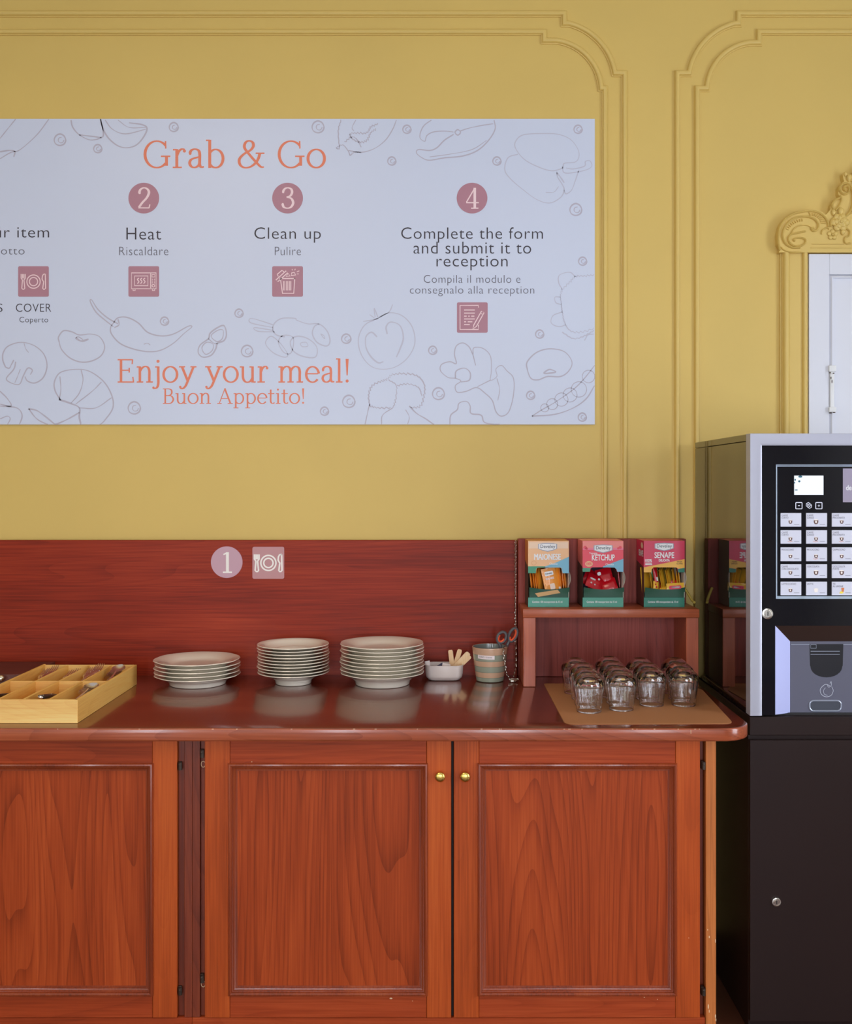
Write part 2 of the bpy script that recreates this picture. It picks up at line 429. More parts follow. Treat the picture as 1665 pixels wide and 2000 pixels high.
cl = thing('added_ceiling_fixture', 'added flat square ceiling fixture, out of view, for the overhead fill light', 'lamp', (-1.2, 1.2, ZT))  # made-up fixture to go with the added overhead fill
MB().box(-1.77, -.63, .63, 1.77, ZT - .045, ZT, .005).build('added_fixture_housing', M_wframe, cl, sm=0)

# ------------------------------------------------------------------ wall mouldings (two nested frames per panel)
def W2(px, py, Y=WALL): return (PX(px, Y), PZ(py, Y))
MW = 12 * WALL / 2000
PROF = [(-.5 * MW, 0), (-.5 * MW, .004), (-.36 * MW, .0045), (-.34 * MW, .0065)] + \
       [(.06 * MW + .38 * MW * cos(a), .0065 + .0065 * sin(a)) for a in [radians(180 - 20 * i) for i in range(10)]] + [(.46 * MW, .004), (.5 * MW, .003), (.5 * MW, 0)]
def panel_path(xi, xv, yt, cx, cy, r, a0, a1, step_x, yend=1066):
    """top rail from far side xi, notched quarter round corner, then down the upright xv"""
    p = [(xi, yt), (step_x, yt)]
    for i in range(15):
        a = radians(a0 + (a1 - a0) * i / 14)
        p.append((cx + r * cos(a), cy - r * sin(a)))
    p += [(xv, p[-1][1]), (xv, yend)]
    # the drop below the top rail comes straight down to the arc's start
    p.insert(2, (step_x, p[2][1]))
    if abs(p[3][0] - step_x) < 1: p.pop(2)
    return p
def mould(name, px, rev=False):
    pts = [W2(a, b) for a, b in px]
    if rev: pts = pts[::-1]
    struct(MB().sweep(pts, PROF, WALL).build(name, M_trim, sm=35))
# left panel: outer and inner frame
mould('trim_1', panel_path(-420, 1220, 28, 1083, 163, 119, 76, 9, 1102))
mould('trim_2', panel_path(-420, 1181.5, 64, 1075, 179, 99, 83, 3, 1063))
# right panel (mirrored)
mould('trim_3', panel_path(2100, 1323.5, 28, 1464, 163, 119, 104, 171, 1443, 1066), True)
mould('trim_4', panel_path(2100, 1362, 64, 1476, 179, 95, 97, 177, 1483, 1330), True)

# ------------------------------------------------------------------ white shutter door in its yellow casing
MIR = 1700                                   # axis of symmetry of the doorway
DY = 3.462
ZD0 = 0.02
def mx(p): return 2 * MIR - p
door = MB()
dl, dr = PX(1581, DY), PX(mx(1581), DY)
ztop = PZ(496, DY)
pl, pr, pt = PX(1621, DY), PX(mx(1621), DY), PZ(536, DY)
door.box(dl, pl, DY, WALL, ZD0, ztop, .001, 1).box(pr, dr, DY, WALL, ZD0, ztop, .001, 1).box(pl + .0006, pr - .0006, DY + .0006, WALL, pt, ztop, .001, 1).box(pl, pr, DY, WALL, ZD0, .25, .001, 1)
d = door.build('door_1', M_white, sm=0); struct(d)
MB().box(pl, pr, DY + .010, WALL, .25, pt).build('door_panel', M_white, d, sm=0)
mbp = MB()
w = .011
mbp.sweep([(pl + w / 2, .25 + w / 2), (pl + w / 2, pt - w / 2), (pr - w / 2, pt - w / 2), (pr - w / 2, .25 + w / 2)], [(-w / 2, 0), (-w / 2, .012), (-w / 4, .0125), (0, .010), (w / 2, .003), (w / 2, 0)], DY + .010, closed=True)
mbp.build('panel_bead', M_white, d)
# worn bolt on the shutter
hb = MB(); hy = DY - .004
hb.box(PX(1622, hy), PX(1630, hy), hy - .003, hy + .006, PZ(800, hy), PZ(722, hy), .002)
bolt = hb.build('shutter_bolt', M_oldwhite, d)
for (ya, yb) in ((714, 726), (795, 805)):
    MB().box(PX(1619, hy), PX(1633, hy), hy - .008, hy + .004, PZ(yb, hy), PZ(ya, hy), .002).build('bolt_keeper', M_oldwhite, bolt)
rb = MB(); 
for (x, y, sx, sy) in ((1622, 728, 2.2, 1.2), (1629, 729, 2.2, 1.2), (1626, 745, 1.0, 4), (1624, 738, 1, 3), (1623, 806.5, 4, 1.2), (1630, 805.5, 3, 1)):
    c = W(x, y, hy - .0085); rb.ball(c, .0016 , 8, 6, (sx, .6, sy))
rb.build('rust_stain', M_rust, bolt)
# casing uprights: outer round, flat board, inner round, brown reveal
def casing(name, f):
    X = lambda p: PX(f(p), WALL)
    def bx(mb, a, b, *r, **k): return mb.box(min(X(a), X(b)), max(X(a), X(b)), *r, **k)
    mb = MB(); zt = PZ(492, WALL)
    bx(mb, 1526, 1576, 3.466, WALL, 0, zt)
    bx(mb, 1522.5, 1526, 3.472, WALL, 0, zt)
    for (a, b, pr_) in ((1527, 1540, .013), (1564.5, 1575, .011)):
        xa, xb = X(a), X(b); c = (xa + xb) / 2; r = abs(xb - xa) / 2
        pf = [(c + r * cos(radians(t)), 3.466 - pr_ * sin(radians(t))) for t in range(0, 181, 15)]
        vs = [(q[0], q[1], z) for z in (0, zt) for q in pf]; n = len(pf)
        mb.add(vs, [(i, i + 1, n + i + 1, n + i) for i in range(n - 1)])
    o = struct(mb.build(name, M_trim, sm=30))
    bx(MB(), 1576, 1581, 3.473, WALL, 0, zt).build('reveal_strip', M_brown, o, sm=0)
casing('trim_5', lambda p: p)
casing('trim_6', mx)

# ------------------------------------------------------------------ carved overdoor ornament
def cr(p): return (1500 + p[0] / 10.09, 320 + p[1] / 10.09)
CY = WALL - .026                               # face of its ground plate
orn = thing('carved_overdoor', 'yellow painted carved scroll crest with roses above the white shutter door', 'ornament', (PX(MIR, WALL), WALL, PZ(494, WALL)))
outl = [(225, 1745), (255, 1660), (200, 1590), (192, 1400), (225, 1250), (250, 1180), (350, 1060), (480, 970), (650, 915), (830, 895), (960, 905), (1080, 950), (1150, 1000), (1190, 960), (1240, 900), (1250, 800), (1320, 715), (1420, 650), (1395, 590), (1400, 470), (1460, 385), (1510, 345), (1490, 270), (1480, 200), (1530, 155), (1590, 200), (1660, 240), (1700, 150), (1780, 60), (1900, 0), (2018, -20)]
half = [cr(p) for p in outl]
full = half + [(mx(a), b) for a, b in half[::-1][1:]]
MB().prism([W2(a, b, CY) for a, b in full], CY, WALL).build('ground_plate', M_trim, orn, sm=35)
def relief(name, pts, r, flat=1.0, y=CY - .0012, closed=False, taper=0, both=True):
    flat *= 1.9; r *= .85
    """raised rib following pts (crop pixels), radius r in crop pixels"""
    for side in ((0, 1) if both else (0,)):
        P = smooth([(a, b, 0) for a, b in pts], closed, 5)
        q = []
        for p in P:
            a, b = cr((p.x, p.y)); a = mx(a) if side else a
            q.append(W(a, b, y))
        n = len(q); R = r / 10.09 * y / 2000
        rr = [R * (1 - taper * (i / (n - 1))) for i in range(n)]
        MB().tube(q, rr, 8, closed, flat, (0, 1, 0)).build(name, M_trim, orn)
relief('outer_scroll', [(240, 1700), (215, 1560), (215, 1400), (250, 1230), (350, 1090), (500, 990), (680, 945), (830, 930), (1000, 960), (1120, 1050), (1180, 1150), (1200, 1240)], 24, 1.0)
relief('inner_scroll', [(640, 1650), (480, 1650), (350, 1570), (295, 1430), (320, 1280), (420, 1140), (560, 1060), (720, 1040), (860, 1060), (960, 1130), (1000, 1230), (960, 1310), (890, 1320), (860, 1275), (905, 1262)], 24, 1.1)
relief('lower_rib', [(460, 1380), (520, 1280), (640, 1215), (780, 1215), (870, 1260)], 16, 1.0, taper=.5)
relief('volute', [(740, 1330), (560, 1370), (450, 1400), (405, 1480), (440, 1570), (540, 1622), (660, 1615), (740, 1560), (735, 1490), (660, 1462), (560, 1465), (505, 1500), (540, 1520)], 22, 1.2)
relief('base_rib', [(265, 1640), (330, 1700), (460, 1740), (660, 1745)], 16)
relief('upright_scroll', [(1500, 1060), (1600, 960), (1670, 800), (1680, 640), (1650, 480), (1570, 400), (1480, 400), (1420, 470), (1430, 550), (1500, 600), (1570, 580), (1605, 500), (1570, 440), (1510, 450), (1500, 510), (1545, 530)], 26, 1.4)
relief('scroll_edge', [(1425, 620), (1450, 700), (1420, 800), (1370, 880), (1330, 920)], 24, 1.2)
relief('acanthus_leaf', [(1420, 672), (1330, 715), (1275, 800), (1290, 890), (1350, 970)], 28, 1.2, taper=.3)
relief('tendril', [(1535, 1260), (1610, 1330), (1600, 1420), (1530, 1450), (1510, 1530), (1560, 1580), (1620, 1560)], 20, 1.2)
relief('leaf_edge', [(1060, 1390), (1080, 1310), (1170, 1260), (1210, 1290)], 18)
relief('leaf_edge', [(1240, 1240), (1245, 1130), (1330, 1050), (1440, 1020), (1510, 1030)], 24, 1.2)
relief('leaf_edge', [(1530, 1040), (1600, 990), (1700, 950), (1800, 960)], 24, 1.2)
relief('shell_rib', [(1700, 420), (1760, 260), (1860, 140), (2018, 90)], 34, 1.2)
for i in range(6):
    a = radians(150 - i * 12)
    relief('shell_rib', [(1900 + 330 * cos(a) * .5, 480 - 330 * sin(a) * .5), (1940 + 420 * cos(a), 500 - 420 * sin(a))], 20)
relief('fluting', [(820, 960), (850, 1030)], 14)
for i in range(9):
    t = i / 8; a = radians(158 - 62 * t)
    relief('fluting', [(720 + 330 * cos(a), 1400 - 270 * sin(a)), (720 + 380 * cos(a), 1400 - 320 * sin(a))], 12)
for i in range(8):
    t = i / 7; a = radians(88 - 78 * t)
    relief('fluting', [(880 + 175 * cos(a), 1200 - 175 * sin(a)), (880 + 270 * cos(a), 1215 - 240 * sin(a))], 12)
relief('base_bead', [(870, 1580), (1440, 1580), (2018, 1580)], 10, .6)
relief('base_bead', [(850, 1655), (1440, 1655), (2018, 1655)], 10, .6)
def rosette(name, c, R, kind):
    for side in (0, 1):
        mb = MB(); a0, b0 = cr(c); a0 = mx(a0) if side else a0
        o = W(a0, b0, CY); R_ = R / 10.09 * CY / 2000
        if kind == 'rose':
            for ring, (rad, cnt, h) in enumerate(((.72, 6, .25), (.46, 5, .5), (.2, 4, .7))):
                for k in range(cnt):
                    a = 2 * pi * k / cnt + ring * .5
                    mb.ball(o + Vector((cos(a) * rad * R_, -h * R_ * .6, sin(a) * rad * R_)), R_ * (.42 - .07 * ring), 10, 8, (1, .6, 1))
            mb.ball(o + Vector((0, -R_ * .5, 0)), R_ * .22)
        elif kind == 'flower':
            for k in range(5):
                a = 2 * pi * k / 5 + .3
                mb.ball(o + Vector((cos(a) * .62 * R_, -.15 * R_, sin(a) * .62 * R_)), R_ * .42, 10, 8, (1, .6, 1))
            mb.ball(o + Vector((0, -R_ * .3, 0)), R_ * .22)
        else:
            mb.ball(o + Vector((0, -R_ * .2, 0)), R_, 12, 8, (.8, .8, 1.15)); mb.ball(o + Vector((R_ * .3, -R_ * .6, 0)), R_ * .6, 10, 8, (.7, .6, 1.2))
        mb.build(name, M_trim, orn)
rosette('rose', (1420, 1160), 165, 'rose')
rosette('flower', (1275, 1400), 105, 'flower')
rosette('bud', (1475, 1350), 55, 'bud')
rosette('bud', (1430, 940), 72, 'bud')
rosette('bud', (1530, 205), 42, 'bud')
rosette('bud', (1600, 285), 66, 'bud')
rosette('bud', (1290, 960), 55, 'bud')

# ------------------------------------------------------------------ printed sign board
PY_ = 3.472
PF = PY_ - .0004
M_board = mat('printed_white_board', (.64, .69, .83, 1), 0.35)
M_orange = mat('orange_print', A(214, 118, 88), 0.45)
M_mauve = mat('mauve_print', A(163, 115, 128), 0.45)
M_pink = mat('pale_pink_print', A(228, 196, 198), 0.45)
M_black = mat('black_print', A(48, 42, 52), 0.5)
M_grey = mat('grey_print', A(88, 86, 98), 0.5)
M_sketch = mat('faint_sketch_print', (.55, .55, .66, 1), 0.45)
M_sketch2 = mat('sketch_line_print', (.50, .47, .56, 1), 0.45)
sign = thing('sign_board', 'wide white Grab & Go instruction board on the yellow wall above the buffet', 'sign', W(540, 829, WALL))
MB().box(PX(-330, PY_), PX(1162.5, PY_), PY_, WALL, PZ(829, PY_), PZ(232, PY_)).build('board', M_board, sign, sm=0)
def p2(x, y): return (PX(x, PF), PZ(y, PF))
def bb(x0, y0, x1, y1): a = p2(x0, y1); b = p2(x1, y0); return (a[0], a[1], b[0], b[1])
def printed(name, body, x0, y0, x1, y1, m, off=-.008, sp=1.06):
    mb = MB(); text_into(mb, body, bb(x0, y0, x1, y1), PF, off, sp); mb.build(name, m, sign, sm=0)
def serif(name, body, x0, x1, cap, base, m, par=sign, Y=PF, th=.105, tn=.052):
    mb = MB(); serif_into(mb, body, (PX(x0, Y), PX(x1, Y)), Y, PZ(base, Y), th, tn, PZ(cap, Y)); return mb.build(name, m, par, sm=0)
serif('title_lettering', 'Grab & Go', 280, 637, 274, 328, M_orange)
serif('greeting_lettering', 'Enjoy your meal!', 228, 685, 701, 747, M_orange)
serif('greeting_lettering', 'Buon Appetito!', 317, 597, 758.5, 788.5, M_orange)
printed('step_lettering', 'your item', -50, 444, 96, 471, M_black)
printed('step_lettering', 'prodotto', -52, 482, 48, 502, M_grey, -.012)
printed('step_lettering', 'S', -5, 593, 5, 609, M_black)
printed('step_lettering', 'COVER', 31, 593, 100, 609, M_black)
printed('step_lettering', 'Coperto', 38, 619, 94, 633, M_black)
printed('step_lettering', 'Heat', 247, 444.5, 315, 468, M_black)
printed('step_lettering', 'Riscaldare', 233, 482, 329, 498.5, M_grey, -.012)
printed('step_lettering', 'Clean up', 497, 444, 627, 474, M_black)
printed('step_lettering', 'Pulire', 537, 482, 588, 498.5, M_grey, -.012)
printed('step_lettering', 'Complete the form', 784, 444, 1061, 474, M_black)
printed('step_lettering', 'and submit it to', 808, 472, 1038, 495.5, M_black)
printed('step_lettering', 'reception', 853, 499.5, 992, 528, M_black)
printed('step_lettering', 'Compila il modulo e', 828, 537, 1017, 557.5, M_grey, -.012)
printed('step_lettering', 'consegnalo alla reception', 801, 558.5, 1044, 578.5, M_grey, -.012)
PB = PF - .0003; PD = PF - .0006
def badge(digit, cx, cy):
    o = MB().disc(*p2(cx, cy), 30 * PF / 2000, PB, 48).build('number_badge', M_mauve, sign, sm=0)
    serif('badge_digit', digit, cx - 13.5, cx + 14.5, cy - 21, cy + 20.5, M_pink, o, PD, .12, .055)
badge('2', 281, 387); badge('3', 562, 387); badge('4', 922.5, 387)

def place_setting(mb, cx, cy, s, Y, w=2.6):
    """fork, plate and knife pictogram drawn in lines; s = half width in pixels"""
    q = lambda x, y: (PX(cx + x * s, Y), PZ(cy + y * s, Y)); lw = w * Y / 2000
    for r in (.42, .26): mb.ribbon([q(r * cos(radians(a)), r * sin(radians(a))) for a in range(0, 360, 10)], lw, Y, True)
    mb.ribbon([q(*p) for p in ((-.78, -.48), (-.78, -.22), (-.70, -.10), (-.70, -.06), (-.74, .42), (-.68, .48), (-.60, .48), (-.55, .42), (-.60, -.06), (-.60, -.10), (-.52, -.22), (-.52, -.48))], lw, Y)
    for x in (-.69, -.61): mb.ribbon([q(x, -.48), q(x, -.20)], lw, Y)
    mb.ribbon([q(*p) for p in ((.74, -.48), (.62, -.46), (.56, -.34), (.54, -.16), (.60, -.04), (.64, .0), (.58, .42), (.62, .48), (.70, .48), (.76, .42), (.74, -.48))], lw, Y)
def tile(x0, y0, draw):
    a = bb(x0, y0, x0 + 60, y0 + 59.5)
    o = MB().poly(rrect(*a, 3 * PF / 2000), PB).build('icon_tile', M_mauve, sign, sm=0)
    mb = MB(); q = lambda x, y: (PX(x0 + x, PD), PZ(y0 + y, PD)); L = 1.9 * PD / 2000
    draw(mb, q, L, x0, y0); mb.build('tile_pictogram', M_pink, o, sm=0)
tile(35.5, 520, lambda mb, q, L, x, y: place_setting(mb, x + 30, y + 30, 31, PD, 1.9))
def mw(mb, q, L, x, y):
    mb.ribbon([q(6, 13), q(54, 13), q(54, 44), q(6, 44)], L, PD, True)
    mb.ribbon([q(12, 19), q(38, 19), q(38, 38), q(12, 38)], L, PD, True)
    mb.ribbon([q(43.5, 13), q(43.5, 44)], L, PD)
    for x_ in (19, 25, 31): mb.ribbon([q(*p[:2]) for p in smooth([(x_ + 1.5, 23, 0), (x_ - 1.5, 26, 0), (x_ + 1.5, 30, 0), (x_ - 1.5, 34, 0)])], L, PD)
    mb.ribbon([q(46, 16.5), q(51.5, 16.5), q(51.5, 21), q(46, 21)], L * .8, PD, True)
    for i in range(3):
        for j in range(2): mb.disc(*q(47 + j * 4, 25.5 + i * 3.5), L * .6, PD, 8)
    mb.ribbon([q(48.7 + 2.6 * cos(a), 38 + 2.6 * sin(a)) for a in [i * pi / 6 for i in range(12)]], L * .8, PD, True)
    for x_ in (9, 47): mb.ribbon([q(x_, 44), q(x_, 47.5), q(x_ + 4, 47.5), q(x_ + 4, 44)], L, PD)
tile(251, 520, mw)
def bin_(mb, q, L, x, y):
    mb.ribbon([q(16, 24), q(20, 53), q(42, 53), q(44, 23)], L, PD); mb.ribbon([q(14, 24), q(45, 24)], L, PD)
    for x_ in (23, 29, 35): mb.ribbon([q(x_ - 1, 29), q(x_ + 1.5, 29), q(x_ + 1.5, 47), q(x_ - 1, 47)], L * .8, PD, True)
    mb.ribbon([q(7, 27), q(11, 30), q(30, 13), q(27, 9)], L, PD, True); mb.ribbon([q(12, 20), q(9.5, 16), q(19, 8), q(23, 11)], L, PD)
    mb.ribbon([q(27, 20), q(31, 14), q(35, 19)], L, PD, True); mb.ribbon([q(37, 18), q(38, 13), q(43, 12), q(46, 17)], L, PD, True)
    for a, b in (((40, 8), (38.5, 5.5)), ((44, 8), (45, 5)), ((48, 11), (53, 9)), ((48, 15), (52, 15))): mb.ribbon([q(*a), q(*b)], L * .8, PD)
tile(532, 520, bin_)
def form(mb, q, L, x, y):
    mb.ribbon([q(42, 10), q(42, 6), q(6, 6), q(6, 53), q(42, 53), q(42, 44)], L, PD)
    for (a, b, yy) in ((14, 35, 15), (14, 35, 21), (14, 19, 27), (22, 25, 27), (28, 34, 27), (14, 35, 32.5), (14, 18, 38), (21, 30, 38), (14, 25, 43.5)): mb.ribbon([q(a, yy), q(b, yy)], L, PD)
    mb.ribbon([q(31, 52), q(33, 44), q(48, 17), q(53, 20), q(38, 47)], L, PD, True); mb.ribbon([q(46, 21), q(51, 24)], L * .8, PD)
tile(893, 590.5, form)

# faint food sketches; c1 and c2 are the two measured halves of the board
def c1(p): return p2(p[0] / 2.775, 220 + p[1] / 2.775)
def c2(p): return p2(580 + p[0] / 2.775, 220 + p[1] / 2.775)
ZLO, ZHI, XHI = PZ(828.5, PF), PZ(232.5, PF), PX(1162, PF)
def sketch(name, conv, lines, mt=None):
    mb = MB()
    for ln in lines:
        w, closed, jag, pts = ln
        pts = [tuple(p[:2]) for p in pts]
        P = smooth([(a, b, 0) for a, b in pts], closed, 6)
        rnd = random.Random(len(pts) * 31 + int(pts[0][0]))
        out = []
        for i, p in enumerate(P):
            j = jag * (1 if i % 2 else -1) * rnd.uniform(.4, 1) if jag else 0
            x, z = conv((p.x + j * .6, p.y + j)); out.append((min(x, XHI), min(max(z, ZLO), ZHI)))
        base = 1.25 * w / 2.775 * PF / 2000
        mb.ribbon(out, lambda d, t: base * (.65 + .5 * abs(sin(5 * t + 1))), PF, closed)
    mb.build(name, mt or M_sketch2, sign, sm=0)
def berry(conv, x, y, r):
    pts = [(x + r * cos(a) * (1 + .08 * sin(3 * a)), y + r * sin(a)) for a in [i * pi / 4 for i in range(8)]]
    inn = [(x + r * .2 + r * .5 * cos(a), y + r * .05 + r * .5 * sin(a)) for a in [i * pi / 3.2 for i in range(6)]]
    sketch('berry_drawing', conv, [(6, True, 0, pts), (3.5, False, 0, inn)])
for b in ((325, 147, 31), (530, 195, 22), (942, 78, 24), (892, 1130, 22), (1296, 1087, 22), (1340, 1292, 31), (728, 1600, 33)): berry(c1, *b)
for b in ((115, 77, 32), (597, 90, 22), (515, 262, 22), (1085, 262, 22), (1525, 90, 22), (1513, 525, 32), (1550, 805, 22), (1317, 1200, 22), (1268, 1532, 22), (1548, 1650, 22), (768, 1523, 32), (737, 1288, 22), (268, 1225, 25), (282, 1565, 33), (150, 1618, 22)): berry(c2, *b)
sketch('aubergine_drawing', c1, [(4, 0, 0, [(265, 35), (200, 120), (110, 200), (60, 215), (0, 250)]), (4, 0, 0, [(85, 35), (40, 90), (0, 140)]), (6, 0, 0, [(0, 212), (50, 205), (80, 210), (75, 240)])])
sketch('onion_drawing', c1, [(5, 0, 0, [(385, 40), (395, 80), (430, 120), (490, 148), (550, 135), (560, 110), (545, 35)]), (6, 0, 0, [(545, 35), (560, 90), (590, 140), (640, 180), (690, 190), (740, 175), (780, 130), (797, 85), (770, 65), (700, 55)]), (4, 0, 0, [(570, 40), (610, 90), (680, 115), (790, 90)]), (3, 0, 0, [(640, 40), (700, 80), (790, 80)]), (5, 0, 0, [(430, 120), (470, 125), (550, 135)])])
sketch('chili_drawing', c1, [(5, 0, 0, [(640, 1145), (580, 1110), (530, 1065), (497, 1015), (490, 1025), (520, 1080), (570, 1125), (615, 1160)]), (5, 1, 0, [(600, 1165), (605, 1200), (650, 1250), (720, 1280), (800, 1295), (870, 1288), (940, 1250), (1000, 1195), (1040, 1162), (1020, 1158), (940, 1200), (870, 1210), (800, 1190), (750, 1140), (690, 1110), (640, 1112), (615, 1140)]), (5, 0, 0, [(640, 1120), (645, 1150), (620, 1165)]), (3, 0, 0, [(780, 1255), (800, 1250), (815, 1260)])])
sketch('bean_drawing', c1, [(5, 1, 0, [(320, 1240), (318, 1215), (345, 1182), (390, 1188), (430, 1205), (490, 1200), (540, 1215), (567, 1265), (550, 1315), (500, 1345), (440, 1352), (380, 1330), (335, 1285)]), (8, 0, 0, [(410, 1220), (440, 1238), (480, 1228)]), (4, 0, 0, [(410, 1220), (425, 1215), (450, 1230)])])
sketch('peanut_drawing', c1, [(6, 1, 0, [(1215, 1155), (1180, 1165), (1140, 1195), (1130, 1225), (1085, 1260), (1075, 1300), (1100, 1325), (1145, 1315), (1170, 1280), (1180, 1250), (1215, 1235), (1228, 1200)]), (4, 0, 0, [(1130, 1225), (1160, 1250), (1180, 1250)]), (4, 1, 0, [(1145, 1210), (1180, 1180), (1210, 1180), (1205, 1225), (1175, 1240)]), (4, 1, 0, [(1095, 1275), (1120, 1245), (1155, 1255), (1150, 1290), (1115, 1310)])])
sketch('mushroom_drawing', c1, [(5, 0, 0, [(30, 1380), (15, 1340), (18, 1300), (45, 1265), (110, 1245), (180, 1260), (235, 1305), (255, 1370), (235, 1435), (190, 1465), (150, 1455), (135, 1430)]), (5, 0, 0, [(75, 1340), (62, 1365), (50, 1385), (30, 1380)]), (5, 0, 0, [(85, 1350), (75, 1390), (35, 1440), (60, 1465), (105, 1472), (125, 1430), (150, 1385), (175, 1395), (165, 1420)]), (3, 0, 0, [(130, 1250), (140, 1280), (155, 1300)]), (3, 0, 0, [(110, 1390), (95, 1430), (80, 1465)])])
sketch('prawn_drawing', c1, [(5, 0, 0, [(330, 1560), (300, 1510), (295, 1460), (325, 1410), (400, 1392), (480, 1400), (560, 1455), (605, 1530), (612, 1600), (570, 1665), (540, 1695)]), (4, 0, 0, [(440, 1395), (450, 1450), (430, 1520), (385, 1575)]), (4, 0, 0, [(550, 1460), (500, 1510), (410, 1580)]), (4, 0, 0, [(605, 1545), (520, 1600), (430, 1600)]), (7, 0, 0, [(320, 1555), (380, 1575), (430, 1600), (430, 1650), (440, 1695)]), (4, 0, 0, [(325, 1430), (330, 1500), (320, 1560)]), (6, 0, 0, [(155, 1605), (200, 1615), (250, 1650), (300, 1692)]), (5, 0, 0, [(155, 1605), (200, 1660), (260, 1692)]), (6, 0, 0, [(300, 1692), (370, 1660), (430, 1625)])])
sketch('squid_drawing', c1, [(5, 0, 0, [(0, 1510), (40, 1550), (60, 1590), (0, 1580)]), (5, 0, 0, [(0, 1590), (90, 1600), (120, 1640), (105, 1692)]), (4, 0, 0, [(0, 1660), (40, 1645), (55, 1660), (40, 1692)])])
O = 580 * 2.775
sketch('carrot_drawing', c1, [(4, 0, 0, [(1480, 1150), (1420, 1130), (1360, 1115), (1362, 1140), (1480, 1165)]), (4, 0, 0, [(1480, 1180), (1380, 1165), (1400, 1185), (1490, 1188)]), (5, 0, 0, [(1545, 1215), (1500, 1205), (1480, 1175), (1490, 1140), (1530, 1115), (1600, 1115), (O, 1125), (O + 60, 1145), (O + 120, 1145), (O + 165, 1185), (O + 180, 1240), (O + 160, 1265), (O + 110, 1245), (O + 85, 1200), (O + 95, 1160), (O + 120, 1145)]), (4, 1, 0, [(1440, 1250), (1470, 1212), (1520, 1250), (1560, 1310), (1540, 1325), (1480, 1300)]), (4, 1, 0, [(1510, 1245), (1535, 1208), (1590, 1220), (1580, 1300), (1540, 1300)]), (5, 1, 0, [(1575, 1240), (1610, 1212), (O + 60, 1225), (O + 108, 1270), (O + 100, 1325), (O + 30, 1320), (1590, 1290)]), (3, 1, 0, [(O + 20, 1250), (O + 50, 1245), (O + 60, 1265), (O + 30, 1268)]), (3, 1, 0, [(O + 130, 1200), (O + 148, 1210), (O + 150, 1225)])], M_sketch)
sketch('taco_drawing', c2, [(4, 0, 3, [(240, 40), (225, 100), (230, 190), (215, 190), (250, 175), (280, 210), (290, 232), (310, 215), (350, 215)]), (4, 0, 0, [(280, 205), (350, 215), (420, 195), (480, 150), (520, 90), (540, 40)]), (5, 0, 5, [(440, 60), (400, 80), (380, 110), (330, 110), (290, 115), (300, 140), (340, 160), (380, 150), (400, 110), (430, 90)]), (4, 0, 4, [(260, 160), (300, 130), (330, 150), (350, 190)]), (3, 0, 0, [(320, 40), (300, 80), (310, 100)])], M_sketch2)
sketch('salmon_drawing', c2, [(4, 0, 0, [(730, 40), (690, 70), (670, 110), (670, 140), (695, 155), (705, 125), (740, 105), (800, 100), (850, 105)]), (5, 0, 0, [(850, 118), (800, 150), (760, 190), (720, 205), (660, 200), (650, 220), (680, 245), (720, 258), (800, 245), (900, 235), (980, 205), (1040, 150), (1075, 90), (1070, 40)]), (4, 0, 0, [(885, 100), (930, 85), (1000, 70), (1065, 60)]), (5, 1, 0, [(858, 107), (873, 92), (888, 107), (873, 122)]), (3, 0, 0, [(720, 240), (830, 225), (950, 200), (1030, 150)])], M_sketch2)
sketch('pepper_drawing', c2, [(4, 1, 0, [(1185, 190), (1190, 150), (1230, 120), (1330, 113), (1420, 118), (1490, 150), (1530, 215), (1515, 265), (1450, 275), (1440, 300), (1380, 315), (1300, 290), (1230, 250)]), (4, 0, 0, [(1200, 225), (1145, 245), (1128, 310), (1160, 360), (1230, 420), (1300, 470), (1370, 490), (1430, 460), (1450, 420), (1440, 390), (1415, 350), (1410, 320)]), (4, 0, 0, [(1440, 290), (1450, 325), (1500, 325), (1570, 310), (1600, 290), (1590, 262), (1565, 265), (1560, 290), (1500, 305), (1460, 300)]), (4, 0, 0, [(1530, 310), (1510, 370), (1490, 420), (1460, 440), (1450, 420)]), (3, 0, 0, [(1350, 432), (1395, 430), (1420, 400)]), (6, 0, 0, [(1410, 325), (1430, 350), (1450, 380)])], M_sketch)
sketch('cauliflower_drawing', c2, [(4, 0, 5, [(1612, 880), (1560, 885), (1510, 890), (1480, 920), (1440, 960), (1430, 1000), (1435, 1040), (1440, 1080), (1450, 1130), (1480, 1180), (1540, 1190), (1612, 1170)]), (4, 0, 0, [(1510, 890), (1480, 865), (1425, 880), (1420, 920), (1440, 960)]), (4, 0, 0, [(1430, 1000), (1400, 1000), (1405, 1030), (1435, 1040)]), (4, 0, 0, [(1440, 1080), (1390, 1100), (1380, 1140), (1420, 1160), (1460, 1150)]), (5, 0, 3, [(1440, 1190), (1500, 1225), (1560, 1210), (1612, 1180)]), (4, 0, 0, [(1560, 1235), (1580, 1205), (1612, 1200)])], M_sketch)
sketch('tomato_drawing', c2, [(4, 1, 0, [(440, 1115), (370, 1150), (335, 1220), (345, 1300), (390, 1365), (450, 1390), (530, 1380), (600, 1330), (640, 1250), (625, 1160), (570, 1100), (500, 1085)]), (6, 0, 0, [(490, 1200), (485, 1160), (510, 1135), (560, 1155), (578, 1220), (560, 1280), (540, 1325)]), (6, 0, 0, [(435, 1215), (405, 1190), (375, 1215), (375, 1270), (400, 1320), (440, 1355), (470, 1350)]), (4, 0, 0, [(440, 1110), (420, 1060), (425, 1110)]), (4, 0, 0, [(445, 1110), (500, 1080), (520, 1040)]), (4, 0, 0, [(440, 1115), (400, 1125), (360, 1132)]), (4, 0, 0, [(420, 1112), (395, 1095)])], M_sketch)
